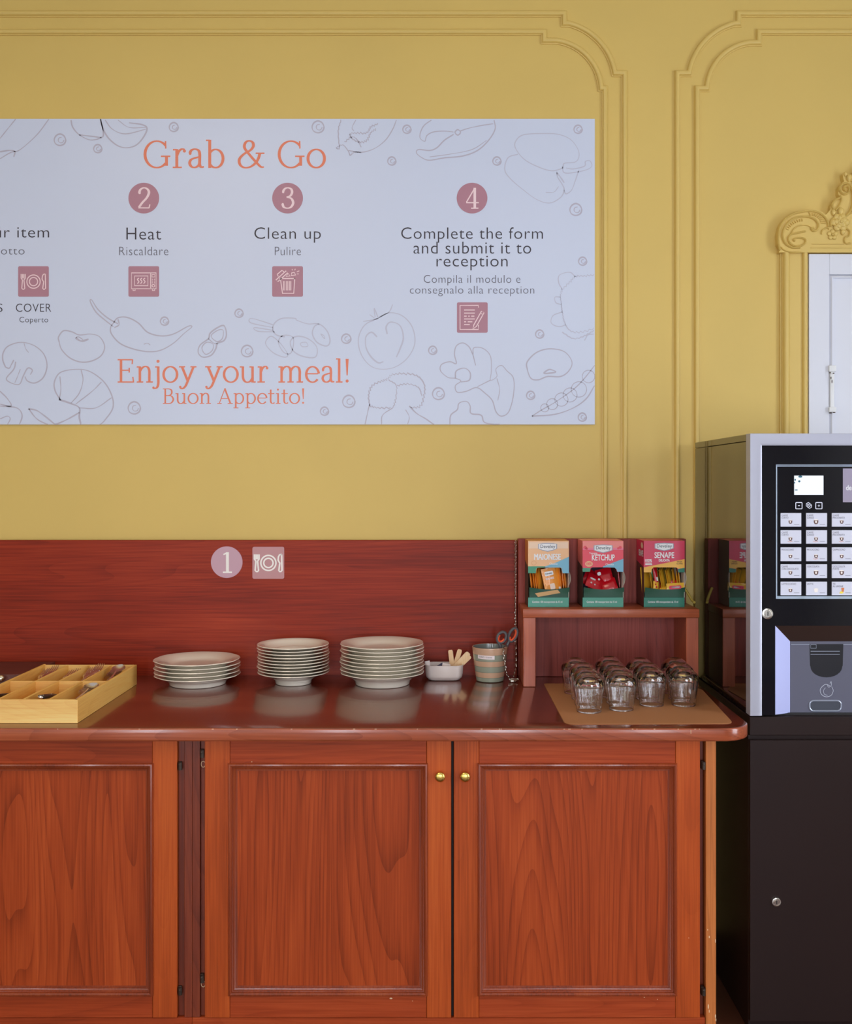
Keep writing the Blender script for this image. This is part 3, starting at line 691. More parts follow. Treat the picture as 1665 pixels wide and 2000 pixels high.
sketch('broccoli_drawing', c2, [(4, 0, 0, [(370, 1692), (385, 1620), (395, 1580)]), (5, 0, 6, [(395, 1590), (390, 1530), (410, 1480), (460, 1455), (490, 1445), (520, 1420), (580, 1415), (650, 1425), (690, 1470), (690, 1530), (670, 1590), (620, 1600)]), (5, 0, 0, [(610, 1590), (650, 1630), (700, 1660), (745, 1692)]), (4, 0, 5, [(500, 1450), (540, 1480), (535, 1560), (520, 1600)]), (4, 0, 0, [(520, 1600), (465, 1640), (460, 1692)]), (5, 0, 5, [(395, 1590), (440, 1600), (510, 1600)]), (4, 0, 5, [(545, 1480), (600, 1470), (660, 1490), (680, 1540)]), (3, 0, 0, [(590, 1610), (610, 1650), (600, 1692)])])
sketch('ginger_drawing', c2, [(4, 1, 0, [(780, 1400), (785, 1365), (830, 1350), (865, 1360), (855, 1310), (865, 1265), (900, 1248), (935, 1270), (955, 1310), (960, 1275), (1010, 1278), (1050, 1320), (1055, 1400), (1050, 1450), (1085, 1430), (1080, 1390), (1110, 1370), (1140, 1400), (1175, 1440), (1175, 1530), (1150, 1620), (1110, 1645), (1080, 1620), (1060, 1560), (1020, 1520), (975, 1490), (920, 1510), (870, 1515), (860, 1480), (890, 1455), (860, 1440), (820, 1435)]), (5, 0, 0, [(860, 1440), (865, 1400), (910, 1385), (940, 1410), (935, 1450), (890, 1460)]), (4, 0, 0, [(955, 1310), (970, 1370)]), (4, 0, 0, [(1050, 1450), (980, 1485)]), (3, 0, 0, [(1085, 1440), (1100, 1500), (1090, 1560)])])
sketch('ginger_drawing', c2, [(5, 0, 0, [(830, 1692), (835, 1640), (870, 1610), (880, 1575), (920, 1565), (940, 1590), (945, 1630), (1000, 1640), (1020, 1680), (1100, 1692)])])
sketch('bean_drawing', c2, [(5, 1, 0, [(1250, 1390), (1250, 1350), (1300, 1300), (1370, 1280), (1450, 1295), (1492, 1350), (1475, 1400), (1430, 1430), (1360, 1430), (1310, 1448), (1270, 1440)]), (6, 1, 0, [(1340, 1412), (1370, 1392), (1405, 1405), (1370, 1412)])])
pod = [(4, 0, 0, [(1275, 1645), (1330, 1610), (1400, 1570), (1500, 1500), (1560, 1440), (1615, 1370)]), (5, 0, 0, [(1275, 1645), (1400, 1635), (1500, 1600), (1570, 1550), (1614, 1480)])]
for (x, y, r) in ((1345, 1600, 22), (1385, 1580, 30), (1435, 1555, 36), (1482, 1530, 38), (1530, 1500, 42), (1582, 1430, 34)):
    pod.append((3, True, 0, [(x + r * cos(a), y + r * sin(a)) for a in [i * pi / 4 for i in range(8)]]))
sketch('pea_pod_drawing', c2, pod)

# ------------------------------------------------------------------ timber and metal materials
M_door = wood('cherry_wood_upright', A(118, 44, 14, 1.18), A(152, 60, 22, 1.18), A(176, 78, 32, 1.18), 'Z', 0.42, 0.0, figure=.75, spec=.22)
M_stile = wood('cherry_wood_stile', A(128, 50, 16, 1.20), A(166, 70, 24, 1.20), A(186, 88, 34, 1.20), 'Z', 0.4, 0.0, figure=.15, spec=.25)
M_rail = wood('cherry_wood_lying', A(116, 42, 16, 1.21), A(150, 58, 24, 1.21), A(172, 76, 36, 1.21), 'X', 0.42, 0.0, figure=.3, spec=.22)
M_bead = wood('cherry_moulding', A(92, 36, 18, 1.13), A(134, 55, 26, 1.13), A(158, 74, 36, 1.13), 'Z', 0.28, 0.4, figure=.1)
M_post = wood('dark_cherry_post', A(78, 30, 14, 1.15), A(112, 44, 22, 1.15), A(132, 58, 30, 1.15), 'Z', 0.4, 0.1)
M_carc = wood('end_panel_wood', A(140, 74, 30, 1.34), A(170, 96, 44, 1.34), A(190, 116, 58, 1.34), 'Z', 0.45)
M_top = wood('worktop_wood', A(76, 26, 12, 1.20), A(100, 36, 17, 1.20), A(122, 48, 24, 1.20), 'X', 0.26, 1.0)
M_topedge = wood('worktop_edge_wood', A(120, 54, 30, 1.21), A(150, 72, 42, 1.21), A(172, 90, 54, 1.21), 'X', 0.26, 0.6)
M_splash = wood('backsplash_wood', A(84, 20, 6, 1.49), A(118, 33, 12, 1.49), A(140, 48, 20, 1.49), 'X', 0.40, 0.0, spec=.2, figure=.35)
M_riser = wood('riser_wood', A(118, 54, 30, 1.40), A(148, 72, 42, 1.40), A(164, 86, 52, 1.40), 'X', 0.36, 0.15)
M_riserz = wood('riser_leg_wood', A(128, 58, 34, 1.40), A(150, 72, 44, 1.40), A(166, 86, 54, 1.40), 'Z', 0.36, 0.15)
M_rback = wood('riser_back_wood', A(84, 32, 26, 2.21), A(104, 42, 34, 2.21), A(122, 56, 46, 2.21), 'Z', 0.45, 0.0, spec=.25)
M_chip = mat('chipped_bare_wood', A(222, 190, 150), 0.7)
M_brass = mat('brass', A(225, 190, 100), 0.25, 1.0)
M_hinge = mat('dark_hinge_steel', A(70, 58, 50), 0.4, 0.7)
M_steel = mat('stainless_steel', (0.90, 0.87, 0.82, 1), 0.24, .95)
M_bamboo = wood('bamboo', A(196, 140, 74, 1.46), A(218, 166, 96, 1.46), A(228, 182, 116, 1.46), 'X', 0.45, scale=1.6, figure=.25)
M_bambooy = wood('bamboo_side', A(196, 140, 66, 1.34), A(216, 166, 86, 1.34), A(226, 180, 106, 1.34), 'Y', 0.45, scale=1.6, figure=.25)
M_dark = mat('dark_gap', A(30, 16, 12), 0.7)

# ------------------------------------------------------------------ buffet: cabinets, worktop, backsplash
YD = 2.727                                       # face of the doors
CTH = 0.035
def cx(px): return PX(px, YD)
def cz(py): return PZ(py, YD)
ZTOPC = CT - CTH                                 # top of the carcasses
SPLASH = 3.450
def door(parent, x0, x1, knob=None, hinge_x=None):
    """framed cupboard door between pixel columns x0..x1 (front face), with a moulded panel"""
    zb, zt = cz(1988), ZTOPC - .002
    mo_t, mo_b = 1490, 1944
    a, b = cx(x0), cx(x1)
    m0, m1 = cx(x0 + 46.5), cx(x1 - 45.5)             # outer edge of the moulding
    mt, mbm = cz(mo_t), cz(mo_b)
    wmo = 17 * YD / 2000
    d = MB().box(m0 + .004, m1 - .004, YD + .007, YD + .016, mbm + .004, mt - .004).build('door', M_door, parent, sm=0)
    def sub(name, m, *bx, **k):
        o = MB().box(*bx, .0012, 1).build(name, m, d, sm=0); return o
    sub('stile', M_stile, a, m0 + .003, YD, YD + .022, zb, zt)
    sub('stile', M_stile, m1 - .003, b, YD, YD + .022, zb, zt)
    sub('rail', M_rail, m0 + .0036, m1 - .0036, YD + .0004, YD + .022, mt - .003, zt)
    sub('rail', M_rail, m0 + .0036, m1 - .0036, YD + .0004, YD + .022, zb, mbm + .003)
    h = wmo / 2
    prof = [(h, -.001), (h, .0050), (h * .82, .0088), (h * .5, .0098), (h * .2, .0076), (h * .1, .0024), (-h * .05, .0018), (-h * .12, -.0004), (-h * .45, -.0030), (-h * .62, -.0034), (-h * .66, -.0060), (-h * .94, -.0064), (-h, -.0090)]
    path = [(m0 + h, mbm + h), (m0 + h, mt - h), (m1 - h, mt - h), (m1 - h, mbm + h)]
    MB().sweep(path, prof, YD, closed=True).build('panel_moulding', M_bead, d, sm=28)
    if knob:
        kx, kz = cx(knob), cz(1514.6); r = 10.2 * YD / 2000
        mbk = MB().lathe([(0.0001, .021), (r * .45, .0208), (r * .78, .0192), (r * .96, .0165), (r, .0135), (r * .9, .0105), (r * .55, .0085), (r * .42, .005), (r * .6, .001), (r * .62, 0)], 32)
        mbk.xf(Matrix.Translation((kx, YD, kz)) @ Matrix.Rotation(pi / 2, 4, 'X'))
        mbk.build('knob', M_brass, d)['label'] = 'round brass knob'
    return d
def hinge(parent, px, py, Y, r=.0055, flip=1):
    mb = MB(); X, Z = PX(px, Y), PZ(py, Y)
    mb.box(X - .005, X + .004, Y, Y + .012, Z - .011, Z + .011, .001, 1); mb.cyl((X + .001 * flip, Y - .001, Z - .010), (X + .001 * flip, Y - .001, Z + .010), r, 12); mb.ball((X, Y - .004, Z + .004), .0035, 8, 6)
    mb.build('hinge', M_hinge, parent)

xl_end, xpost0, xpost1, xr_end = cx(-560), cx(359), cx(390), cx(1399.6)
zbase = cz(1995)
left = thing('base_cabinet', 'left cherry wood base cabinet under the bamboo cutlery tray, cut by the picture edge', 'cabinet', (cx(-100), 3.0, 0))
MB().box(xl_end, cx(351) , YD + .024, SPLASH, zbase - .02, ZTOPC - .001).build('carcass', M_post, left, sm=0)
MB().box(xl_end, cx(374.4), YD + .004, YD + .024, cz(2060), cz(1989.5), .001, 1).build('base_rail', M_rail, left, sm=0)
MB().box(xl_end, cx(366), YD + .03, SPLASH, 0, zbase - .021).build('plinth', M_post, left, sm=0)
door(left, -137, 345.5)
door(left, -625, -142)
MB().box(cx(346.5), cx(358.5), YD + .014, YD + .0235, cz(1988), ZTOPC - .002).build('door_gap_strip', M_post, left, sm=0)
MB().box(cx(359), cx(374.4), YD + .006, YD + .024, cz(1989), ZTOPC - .002, .001, 1).build('edge_post', M_post, left, sm=0)
for y in (1496, 1935): hinge(left, 351.5, y, YD + .006)
right = thing('base_cabinet', 'two-door cherry wood base cabinet with brass knobs below the plates and glasses', 'cabinet', (cx(885), 3.0, 0))
MB().box(cx(383), cx(1378), YD + .024, SPLASH, zbase - .02, ZTOPC - .001).build('carcass', M_post, right, sm=0)
MB().box(cx(374.8), cx(1379), YD + .004, YD + .024, cz(2060), cz(1989.5), .001, 1).build('base_rail', M_rail, right, sm=0)
MB().box(cx(375), cx(1379), YD + .03, SPLASH, 0, zbase - .021).build('plinth', M_post, right, sm=0)
MB().box(cx(374.8), cx(390), YD + .006, YD + .024, cz(1989), ZTOPC - .002, .001, 1).build('edge_post', M_post, right, sm=0)
MB().box(cx(390.6), cx(399.5), YD + .014, YD + .0235, cz(1988), ZTOPC - .002).build('door_gap_strip', M_post, right, sm=0)
door(right, 400, 881.5, knob=860)
door(right, 887, 1368, knob=908.6)
MB().box(cx(882.3), cx(886.2), YD + .012, YD + .0235, cz(1988), ZTOPC - .002).build('door_gap_strip', M_dark, right, sm=0)
MB().box(cx(1379.6), xr_end, YD + .001, SPLASH, 0, ZTOPC - .001, .0012, 1).build('end_panel', M_carc, right, sm=0)
for y in (1472, 1911): hinge(right, 394.5, y, YD + .004)
for y in (1495, 1936): hinge(right, 1374, y, YD + .006)
mb = MB()
for y in (1495, 1926):
    mb.tube([(cx(395 + 4 * cos(a)), YD + .0125, cz(y + 6 * sin(a))) for a in [i * pi / 8 for i in range(16)]], .0009, 6, True)
mb.build('chipped_screw_hole', M_chip, right)
mb = MB(); rnd = random.Random(3)
for (x, y, sx, sy) in ((1386, 1830, 1.2, 3), (1398, 1838, 1, 5), (1384, 1966, 1.3, 6), (1386, 1975, 1, 4), (1398, 1985, 1.4, 5), (1399, 1992, 1, 4), (1383, 1816, 1, 2)):
    mb.ball(W(x, y, YD + .0006), .0011, 8, 6, (sx, .4, sy))
mb.build('chipped_edge', M_chip, right)
mb = MB()
for (x, y, s) in ((492, 1488, 1.5), (764, 1950, 3.5), (822, 1938, 1.2), (690, 1936, 1.2), (806, 1955, 1.2), (1346, 1832, 1.2), (1259, 1948, 1.5), (1285, 1952, 1.2)):
    mb.ball(W(x, y, YD), .0009 * s * .8, 8, 6, (1.6, .25, .8))
mb.build('paint_fleck', M_chip, right)

# worktop with rounded front right corner
def top_outline(grow=0):
    xr, yf, R = 0.826 + grow, 2.700 - grow, 0.085
    o = [(-2.3, SPLASH - .001), (-2.3, yf)]
    o += [(xr - R + R * sin(radians(a)), yf + R - R * cos(radians(a))) for a in range(0, 91, 6)]
    return o + [(xr, SPLASH - .001)]
bm = bmesh.new()
ol = top_outline()
vs = [bm.verts.new((x, y, ZTOPC)) for x, y in ol]; bm.faces.new(vs)
r = bmesh.ops.extrude_face_region(bm, geom=bm.faces[:])
for v in r['geom']:
    if isinstance(v, bmesh.types.BMVert): v.co.z = CT
bm.edges.ensure_lookup_table()
be = [e for e in bm.edges if abs(e.verts[0].co.z - e.verts[1].co.z) < 1e-6 and min(v.co.y for v in e.verts) < SPLASH - .01 and max(v.co.x for v in e.verts) > -2.2]
bmesh.ops.bevel(bm, geom=be, offset=.005, segments=3, affect='EDGES', profile=0.5)
bmesh.ops.recalc_face_normals(bm, faces=bm.faces[:])
mbt = MB().from_bm(bm)
# the solid lipping along the front shows its own straight grain
wt = mbt.build('worktop', [M_top, M_topedge], sm=30)
for p in wt.data.polygons:
    if abs(p.normal.z) < .75: p.material_index = 1
tag(wt, 'glossy dark cherry wood worktop with a rounded right corner along the whole buffet', 'worktop')
mb = MB(); rnd = random.Random(5)
for i in range(34):
    x = rnd.choice([rnd.uniform(-1.1, .7), rnd.uniform(.05, .72)]); top = rnd.random() < .75
    mb.ball((x, 2.7012, CT - .0022 if top else ZTOPC + .004), .0012, 8, 5, (rnd.uniform(.6, 3.4), .5, rnd.uniform(.5, .9)))
mb.ball((.655, 2.6998, CT - .009), .0012, 8, 5, (.6, .5, 5))
mb.build('chipped_edge', M_chip, wt)

bs = MB().box(-2.3, .2515, SPLASH, 3.466, ZTOPC, PZ(1055, SPLASH), .0015, 1).build('backsplash', M_splash, sm=0)
tag(bs, 'long dark cherry wood backsplash board standing behind the plates', 'backsplash')

# shelf riser with its own upright backboard
YRF = 3.245
riser = thing('shelf_riser', 'small cherry wood riser shelf carrying the three condiment boxes', 'shelf', (.534, 3.34, CT))
zs0, zs1 = PZ(1206.3, YRF), PZ(1189.8, YRF)
MB().box(.2545, .8145, YRF, 3.4245, zs0, zs1, .002, 2).build('shelf_board', M_riser, riser, sm=30)
MB().box(.256, .2955, YRF + .005, 3.4245, CT + .0004, zs0 - .0003, .0015, 1).build('side_board', M_riserz, riser, sm=0)
MB().box(.7735, .813, YRF + .005, 3.4245, CT + .0004, zs0 - .0003, .0015, 1).build('side_board', M_riserz, riser, sm=0)
MB().box(.2530, .8145, 3.425, 3.466, CT + .0004, PZ(1052.5, 3.425), .0015, 1).build('backboard', M_rback, riser, sm=0)

# ------------------------------------------------------------------ stickers on the backsplash
SY = SPLASH - .0012
M_stick = mat('mauve_sticker', A(176, 135, 146), 0.3)
M_stick2 = mat('rose_sticker', A(172, 120, 120), 0.3)
M_stickp = mat('pale_sticker_print', A(240, 216, 208), 0.4)
st = thing('number_sticker', 'round mauve sticker with a white number one on the backsplash', 'sticker', W(443, 1098, SPLASH))
bmd = [(PX(443, SY) + 30.8 * SY / 2000 * cos(2 * pi * i / 64), PZ(1098, SY) + 30.8 * SY / 2000 * sin(2 * pi * i / 64)) for i in range(64)]
MB().prism(bmd, SY, SPLASH).build('sticker_disc', M_stick, st, sm=0)
serif('sticker_digit', '1', 430, 457.5, 1077.5, 1118.5, M_stickp, st, SY - .0004, .14, .07)
st = thing('pictogram_sticker', 'square rose sticker with fork, plate and knife pictogram on the backsplash', 'sticker', W(524, 1099.5, SPLASH))
MB().prism(rrect(PX(493.3, SY), PZ(1130.5, SY), PX(555.3, SY), PZ(1068, SY), 3.5 * SY / 2000), SY, SPLASH).build('sticker_square', M_stick2, st, sm=0)
mb = MB(); place_setting(mb, 524.5, 1099.5, 35, SY - .0004, 3.0); mb.build('place_setting_print', M_stickp, st, sm=0)

# ------------------------------------------------------------------ plates
M_china = mat('cream_china', (.90, .82, .68, 1), 0.16, coat=.8)
def plate_mesh(foot, rim, h, wavy, well):
    prof = [(.0001, .004), (foot - .010, .004), (foot - .006, .001), (foot - .003, 0), (foot, .001), (foot + .002, .004), (foot + .004, h * .35), (foot + .010 + (rim - foot) * .2, h * .62), (rim - .012, h - .0045), (rim - .003, h - .0030), (rim, h - .0012), (rim - .0012, h + .0006), (rim - .006, h), (rim - .02, h - .0020), (well + .012, h - .0075), (well + .002, h - .0115), (well - .006, h - .0165), (well - .03, h - .0180), (.0001, h - .0180)]
    def rf(r, z, a):
        k = max(0, (r - foot) / (rim - foot)); s = abs(cos(4 * a + .4)) ** 6
        return r * (1 - wavy * k * s * .5 - wavy * .3 * k * cos(8 * a))
    return MB().lathe(prof, 96, rf)
ORD = ['topmost', 'second', 'third', 'fourth', 'fifth', 'sixth', 'seventh', 'eighth', 'ninth', 'bottom']
def stack(name, px, Y, foot, rim, h, pitch, n, wavy, well, kind, where, group, seed):
    rnd = random.Random(seed); first = None
    for i in range(n):
        k = n - 1 - i
        rank = 'topmost' if k == 0 else 'bottom' if k == n - 1 else ORD[k] + ' from top'
        lab = 'cream %s plate, %s of the %s' % (kind, rank, where)
        loc = (PX(px, Y) + (rnd.uniform(-.002, .002) if i else 0), Y - (rnd.uniform(0, .003) if i else 0), CT + .0003 + pitch * i)
        if first is None:
            first = plate_mesh(foot, rim, h, wavy, well).build(name, M_china, sm=50, weld=True); first.location = loc
            tag(first, lab, 'plate', group)
        else:
            o = dup(first, loc, lab); o.rotation_euler = (0, 0, rnd.uniform(-.5, .5))
    return
stack('dinner_plate', 386.5, 3.303, .088, .1365, .0335, .0121, 5, .020, .088, 'scalloped dinner', 'low five-plate stack beside the cutlery tray', 'plates in the low left stack', 1)
stack('side_plate', 573.5, 3.312, .056, .1155, .040, .0099, 10, .0, .078, 'side', 'ten-plate middle stack', 'plates in the middle stack', 2)
stack('dinner_plate', 747.5, 3.303, .086, .1355, .041, .01155, 9, .020, .088, 'scalloped dinner', 'nine-plate stack beside the white bowl', 'plates in the tall right stack', 3)

# ------------------------------------------------------------------ white bowl with stirrers and sachets
M_bowl = mat('white_glazed_bowl', A(214, 200, 192), 0.08, coat=.6)
M_stirrer = wood('birch_stirrer', A(206, 168, 124), A(220, 184, 140), A(228, 196, 156), 'Z', 0.6, figure=.1)
BYc = 3.375; bx = PX(868, BYc)
def orect(hx, hy, c, z):
    return [(hx - c, -hy, z), (hx, -hy + c, z), (hx, hy - c, z), (hx - c, hy, z), (-hx + c, hy, z), (-hx, hy - c, z), (-hx, -hy + c, z), (-hx + c, -hy, z)]
bm = bmesh.new(); rings = []
for (hx, hy, c, z) in ((.046, .026, .014, 0), (.056, .036, .017, .006), (.0605, .040, .018, .020), (.0625, .042, .019, .0515), (.0595, .039, .018, .0515), (.057, .0365, .017, .020), (.052, .032, .016, .007), (.02, .01, .005, .006)):
    rings.append([bm.verts.new(p) for p in orect(hx, hy, c, z)])
bm.faces.new(rings[0][::-1]); bm.faces.new(rings[-1])
for a, b in zip(rings, rings[1:]):
    for i in range(8): bm.faces.new((a[i], a[(i + 1) % 8], b[(i + 1) % 8], b[i]))
bmesh.ops.bevel(bm, geom=[e for e in bm.edges], offset=.0035, segments=2, affect='EDGES')
bowl = MB().from_bm(bm).build('ceramic_bowl', M_bowl, sm=60); bowl.location = (bx, BYc, CT + .0003)
tag(bowl, 'small white glazed rectangular bowl holding wooden stirrers and sachets', 'bowl')
BP = Vector((bx, BYc, CT))
for (p0, p1, w, lab) in (((884, 1303), (880, 1269), 9, 'left upright'), ((889, 1302), (899, 1268), 9, 'middle upright'), ((889, 1304), (916, 1274.5), 10.5, 'upper leaning'), ((893, 1306), (919, 1281), 8.5, 'lower leaning')):
    Y = BYc + (.02 if 'upright' in lab else .005)
    a, b = W(*p0, Y), W(*p1, Y); dr_ = (b - a).normalized(); a = a - dr_ * .028; b.y -= .004
    n = Vector((-dr_.z, 0, dr_.x)); ww = w * Y / 4000
    mb = MB(); q = []
    for t, k in ((0, .8), (.1, 1), (.93, 1), (.98, .85), (1, .55)): q.append((a.lerp(b, t), ww * k))
    pts = [c + n * k for c, k in q] + [c - n * k for c, k in q[::-1]]
    vs_ = pts + [p + Vector((0, .0016, 0)) for p in pts]; m_ = len(pts)
    mb.add(vs_, [list(range(m_)), list(range(m_, 2 * m_))[::-1]] + [(i, (i + 1) % m_, m_ + (i + 1) % m_, m_ + i) for i in range(m_)])
    tag(mb.build('wooden_stirrer', M_stirrer, sm=0), '%s pale wooden stirrer standing in the white bowl' % lab, 'stirrer', 'wooden stirrers in the bowl')
M_navy = mat('dark_blue_packet', A(60, 62, 88), 0.35); M_packet = mat('white_packet', A(216, 204, 198), 0.45)
def packet(name, m, px0, px1, py0, py1, Y, lab, cat='sachet', grp=None, rot=0):
    c = W((px0 + px1) / 2, (py0 + py1) / 2, Y); hw = (px1 - px0) * Y / 4000; hh = (py1 - py0) * Y / 4000
    o = pillow(hw, hh, .004).build(name, m, sm=60, local=True); o.location = c; o.rotation_euler = (radians(-8), radians(rot), 0)
    return tag(o, lab, cat, grp)
def pillow(hw, hh, th, nx=6, nz=8):
    """filled sachet with flat crimped ends"""
    mb = MB(); vs = []; fs = []
    for s in (-1, 1):
        for j in range(nz + 1):
            for i in range(nx + 1):
                u = -1 + 2 * i / nx; v = -1 + 2 * j / nz
                t = max(0, 1 - u ** 4) * max(0, 1 - (abs(v) / .84) ** 3) if abs(v) < .84 else 0
                vs.append((u * hw, s * (th * t + .0003), v * hh))
    m = (nx + 1) * (nz + 1)
    for s in (0, 1):
        for j in range(nz):
            for i in range(nx):
                a = s * m + j * (nx + 1) + i; f = (a, a + 1, a + nx + 2, a + nx + 1)
                fs.append(f if s == 0 else f[::-1])
    bd = [i for i in range(nx + 1)] + [j * (nx + 1) + nx for j in range(1, nz + 1)] + [nz * (nx + 1) + i for i in range(nx - 1, -1, -1)] + [j * (nx + 1) for j in range(nz - 1, 0, -1)]
    for k in range(len(bd)):
        a, b = bd[k], bd[(k + 1) % len(bd)]; fs.append((a, b, b + m, a + m))
    return mb.add(vs, fs)
packet('sachet', M_navy, 849, 866, 1295, 1321, BYc + .012, 'dark blue sachet lying in the white bowl', rot=60)
packet('sachet', M_packet, 862, 878, 1296, 1324, BYc + .002, 'white sachet in the white bowl left of the stirrers', rot=12)
packet('sachet', M_packet, 832, 842, 1291, 1319, BYc + .0, 'folded white sachet at the left end of the bowl', rot=-10)

# ------------------------------------------------------------------ striped cup, scissors and chain
M_tan = mat('tan_stripe_glaze', A(190, 152, 124), 0.2, coat=.4); M_sage = mat('sage_stripe_glaze', A(142, 146, 128), 0.2, coat=.4)
M_line = mat('stripe_line_glaze', A(104, 112, 98), 0.25); M_cupin = mat('grey_green_glaze', A(122, 126, 122), 0.2, coat=.4)
M_label = mat('white_label', A(226, 208, 206), 0.5); M_ink = mat('label_ink', A(96, 78, 84), 0.6)
CYp = 3.358; cupx = PX(957.5, CYp); H = .1125; R0, R1 = .0445, .0590
cup = thing('striped_cup', 'tan and sage striped tapered cup with a white paper label holding scissors', 'cup', (cupx, CYp, CT))
def cr_(z): return R0 + (R1 - R0) * (z / H) ** .9
mbc = MB(); prof = [(.0001, .0005), (R0 - .004, .0005), (R0, .003)]
mbc.cur = 1; mbc.lathe(prof, 64)
edges = [0.003, .0165, .0345, .0525, .0710, .0905, .1105]
for i in range(6):
    z0, z1 = edges[i], edges[i + 1]
    mbc.cur = 1 if i % 2 == 0 else 0; mbc.lathe([(cr_(z0), z0), (cr_((z0 + z1) / 2), (z0 + z1) / 2), (cr_(z1 - .0012), z1 - .0012)], 64)
    mbc.cur = 2 if i < 5 else 0; mbc.lathe([(cr_(z1 - .0012), z1 - .0012), (cr_(z1), z1)], 64)
mbc.cur = 0; mbc.lathe([(cr_(.1105), .1105), (R1 - .0006, H), (R1 - .0025, H + .0006), (R1 - .004, H)], 64)
mbc.cur = 3; mbc.lathe([(R1 - .004, H), (R0 - .004, .006), (.0001, .006)], 64)
mbc.build('cup_body', [M_tan, M_sage, M_line, M_cupin], cup, local=True, weld=True)
def on_cup(vs, dr_):
    """wrap flat (arc length, height) points round the cup"""
    out = []
    for (s, z) in vs:
        r = cr_(z) + dr_; a = -pi / 2 + s / r; out.append((r * cos(a), r * sin(a), z))
    return out
zl0, zl1 = .0775, .0900; s0, s1 = -.046, .0125
n = 16; vs_ = on_cup([(s0 + (s1 - s0) * i / n, z) for i in range(n + 1) for z in (zl0 + .0016 * (1 - i / n), zl1 + .0016 * (1 - i / n))], .0005)
lab = MB().add(vs_, [(2 * i, 2 * i + 2, 2 * i + 3, 2 * i + 1) for i in range(n)]).build('paper_label', M_label, cup, local=True)
tv, tf = text_faces('FORBICI / SCISSORS', .0, 1.05)
ax = max(v.x for v in tv); ay = max(v.y for v in tv)
vs_ = on_cup([(s0 + .006 + v.x / ax * (s1 - s0 - .014), zl0 + .0042 + .0016 * (1 - v.x / ax) + v.y / ay * .0048) for v in tv], .0009)
MB().add(vs_, tf).build('label_lettering', M_ink, lab, local=True, sm=0)

M_grip = mat('dark_grey_grip', A(84, 80, 82), 0.5); M_orange_r = mat('orange_grip_lining', A(232, 84, 44), 0.45)
sc = thing('scissors', 'scissors with dark grey and orange handles standing in the striped cup', 'scissors', (cupx + .012, CYp, CT + .05))
Ys = CYp - .012
def sp(px, py, dy=0): return W(px, py, Ys + dy)
for (c, rx, rz, rot, dy) in (((980.5, 1245), 8.2, 11.2, 28, 0), ((1002.5, 1240), 7.2, 13.5, 24, .008)):
    P = []; Q = []
    for i in range(24):
        a = 2 * pi * i / 24; x, z = rx * cos(a), rz * sin(a); t = radians(rot)
        xx, zz = x * cos(t) + z * sin(t), -x * sin(t) + z * cos(t)
        P.append(sp(c[0] + xx, c[1] - zz, dy)); x, z = (rx - 2.4) * cos(a), (rz - 2.4) * sin(a)
        xx, zz = x * cos(t) + z * sin(t), -x * sin(t) + z * cos(t); Q.append(sp(c[0] + xx, c[1] - zz, dy))
    hnd = MB().tube(P, .0052, 10, True, 1.1, (0, 1, 0)).tube([P[17], sp(978 if dy == 0 else 990, 1262, dy), sp(976, 1276, dy)], [.005, .0058, .004], 10).build('handle', M_grip, sc)
    MB().tube(Q[11:] + Q[:1] if dy == 0 else Q[14:] + Q[:8], .0042, 8, False, 1.35, (0, 1, 0)).build('grip_lining', M_orange_r, hnd)
for k, (a, b) in enumerate((((975, 1274), (956, 1318)), ((979, 1274), (962, 1318)))):
    p, q = sp(*a, .004 * k), sp(*b, .004 * k); dv = (q - p).normalized(); nn = Vector((-dv.z, 0, dv.x))
    pts = [p + nn * .005, p - nn * .005, q - nn * .001, q + nn * .001]; vs_ = pts + [v + Vector((0, .0015, 0)) for v in pts]
    MB().add(vs_, [(0, 1, 2, 3), (7, 6, 5, 4)] + [(i, (i + 1) % 4, 4 + (i + 1) % 4, 4 + i) for i in range(4)]).build('blade', M_steel, sc, sm=0)

M_chain = mat('nickel_chain', (0.62, 0.56, 0.48, 1), 0.25, 1.0)
def chain_links(mb, pts, pitch=.0098, wire=.0011):
    P = [Vector(p) for p in pts]; seg = [0]
    for a, b in zip(P, P[1:]): seg.append(seg[-1] + (b - a).length)
    n = int(seg[-1] / pitch)
    def at(s):
        for i in range(len(P) - 1):
            if s <= seg[i + 1] or i == len(P) - 2:
                return P[i].lerp(P[i + 1], (s - seg[i]) / max(1e-9, seg[i + 1] - seg[i]))
    for k in range(n):
        c = at((k + .5) * pitch); d = (at(min(seg[-1], (k + .9) * pitch)) - at((k + .1) * pitch))
        if d.length < 1e-6: continue
        d.normalize(); a = Vector((0, 1, 0)); a = (a - d * a.dot(d)).normalized(); b = d.cross(a)
        q = radians(45 if k % 2 else -45) ; w = a * sin(q) + b * cos(q)
        L = pitch * .62
        ring = [c + d * (L * cos(t)) + w * (.0027 * sin(t)) for t in [i * pi / 5 for i in range(10)]]
        mb.tube(ring, wire, 5, True)
chx, chY = PX(1007.5, 3.435), 3.436
mb = MB()
chain_links(mb, [(chx, chY, PZ(1056, chY)), (chx - .001, chY, PZ(1190, chY)), (chx, chY - .004, PZ(1255, chY)), (chx - .001, chY - .03, PZ(1300, chY)), (PX(1003, 3.36), 3.36, CT + .008)])
rnd = random.Random(11); pts = []
for i in range(46):
    a = i * 2.1; r = .012 * (.35 + .65 * rnd.random()); pts.append((PX(1003, 3.33) + r * cos(a) * 1.15, 3.335 + r * sin(a), CT + .0025 + .007 * rnd.random()))
chain_links(mb, pts)
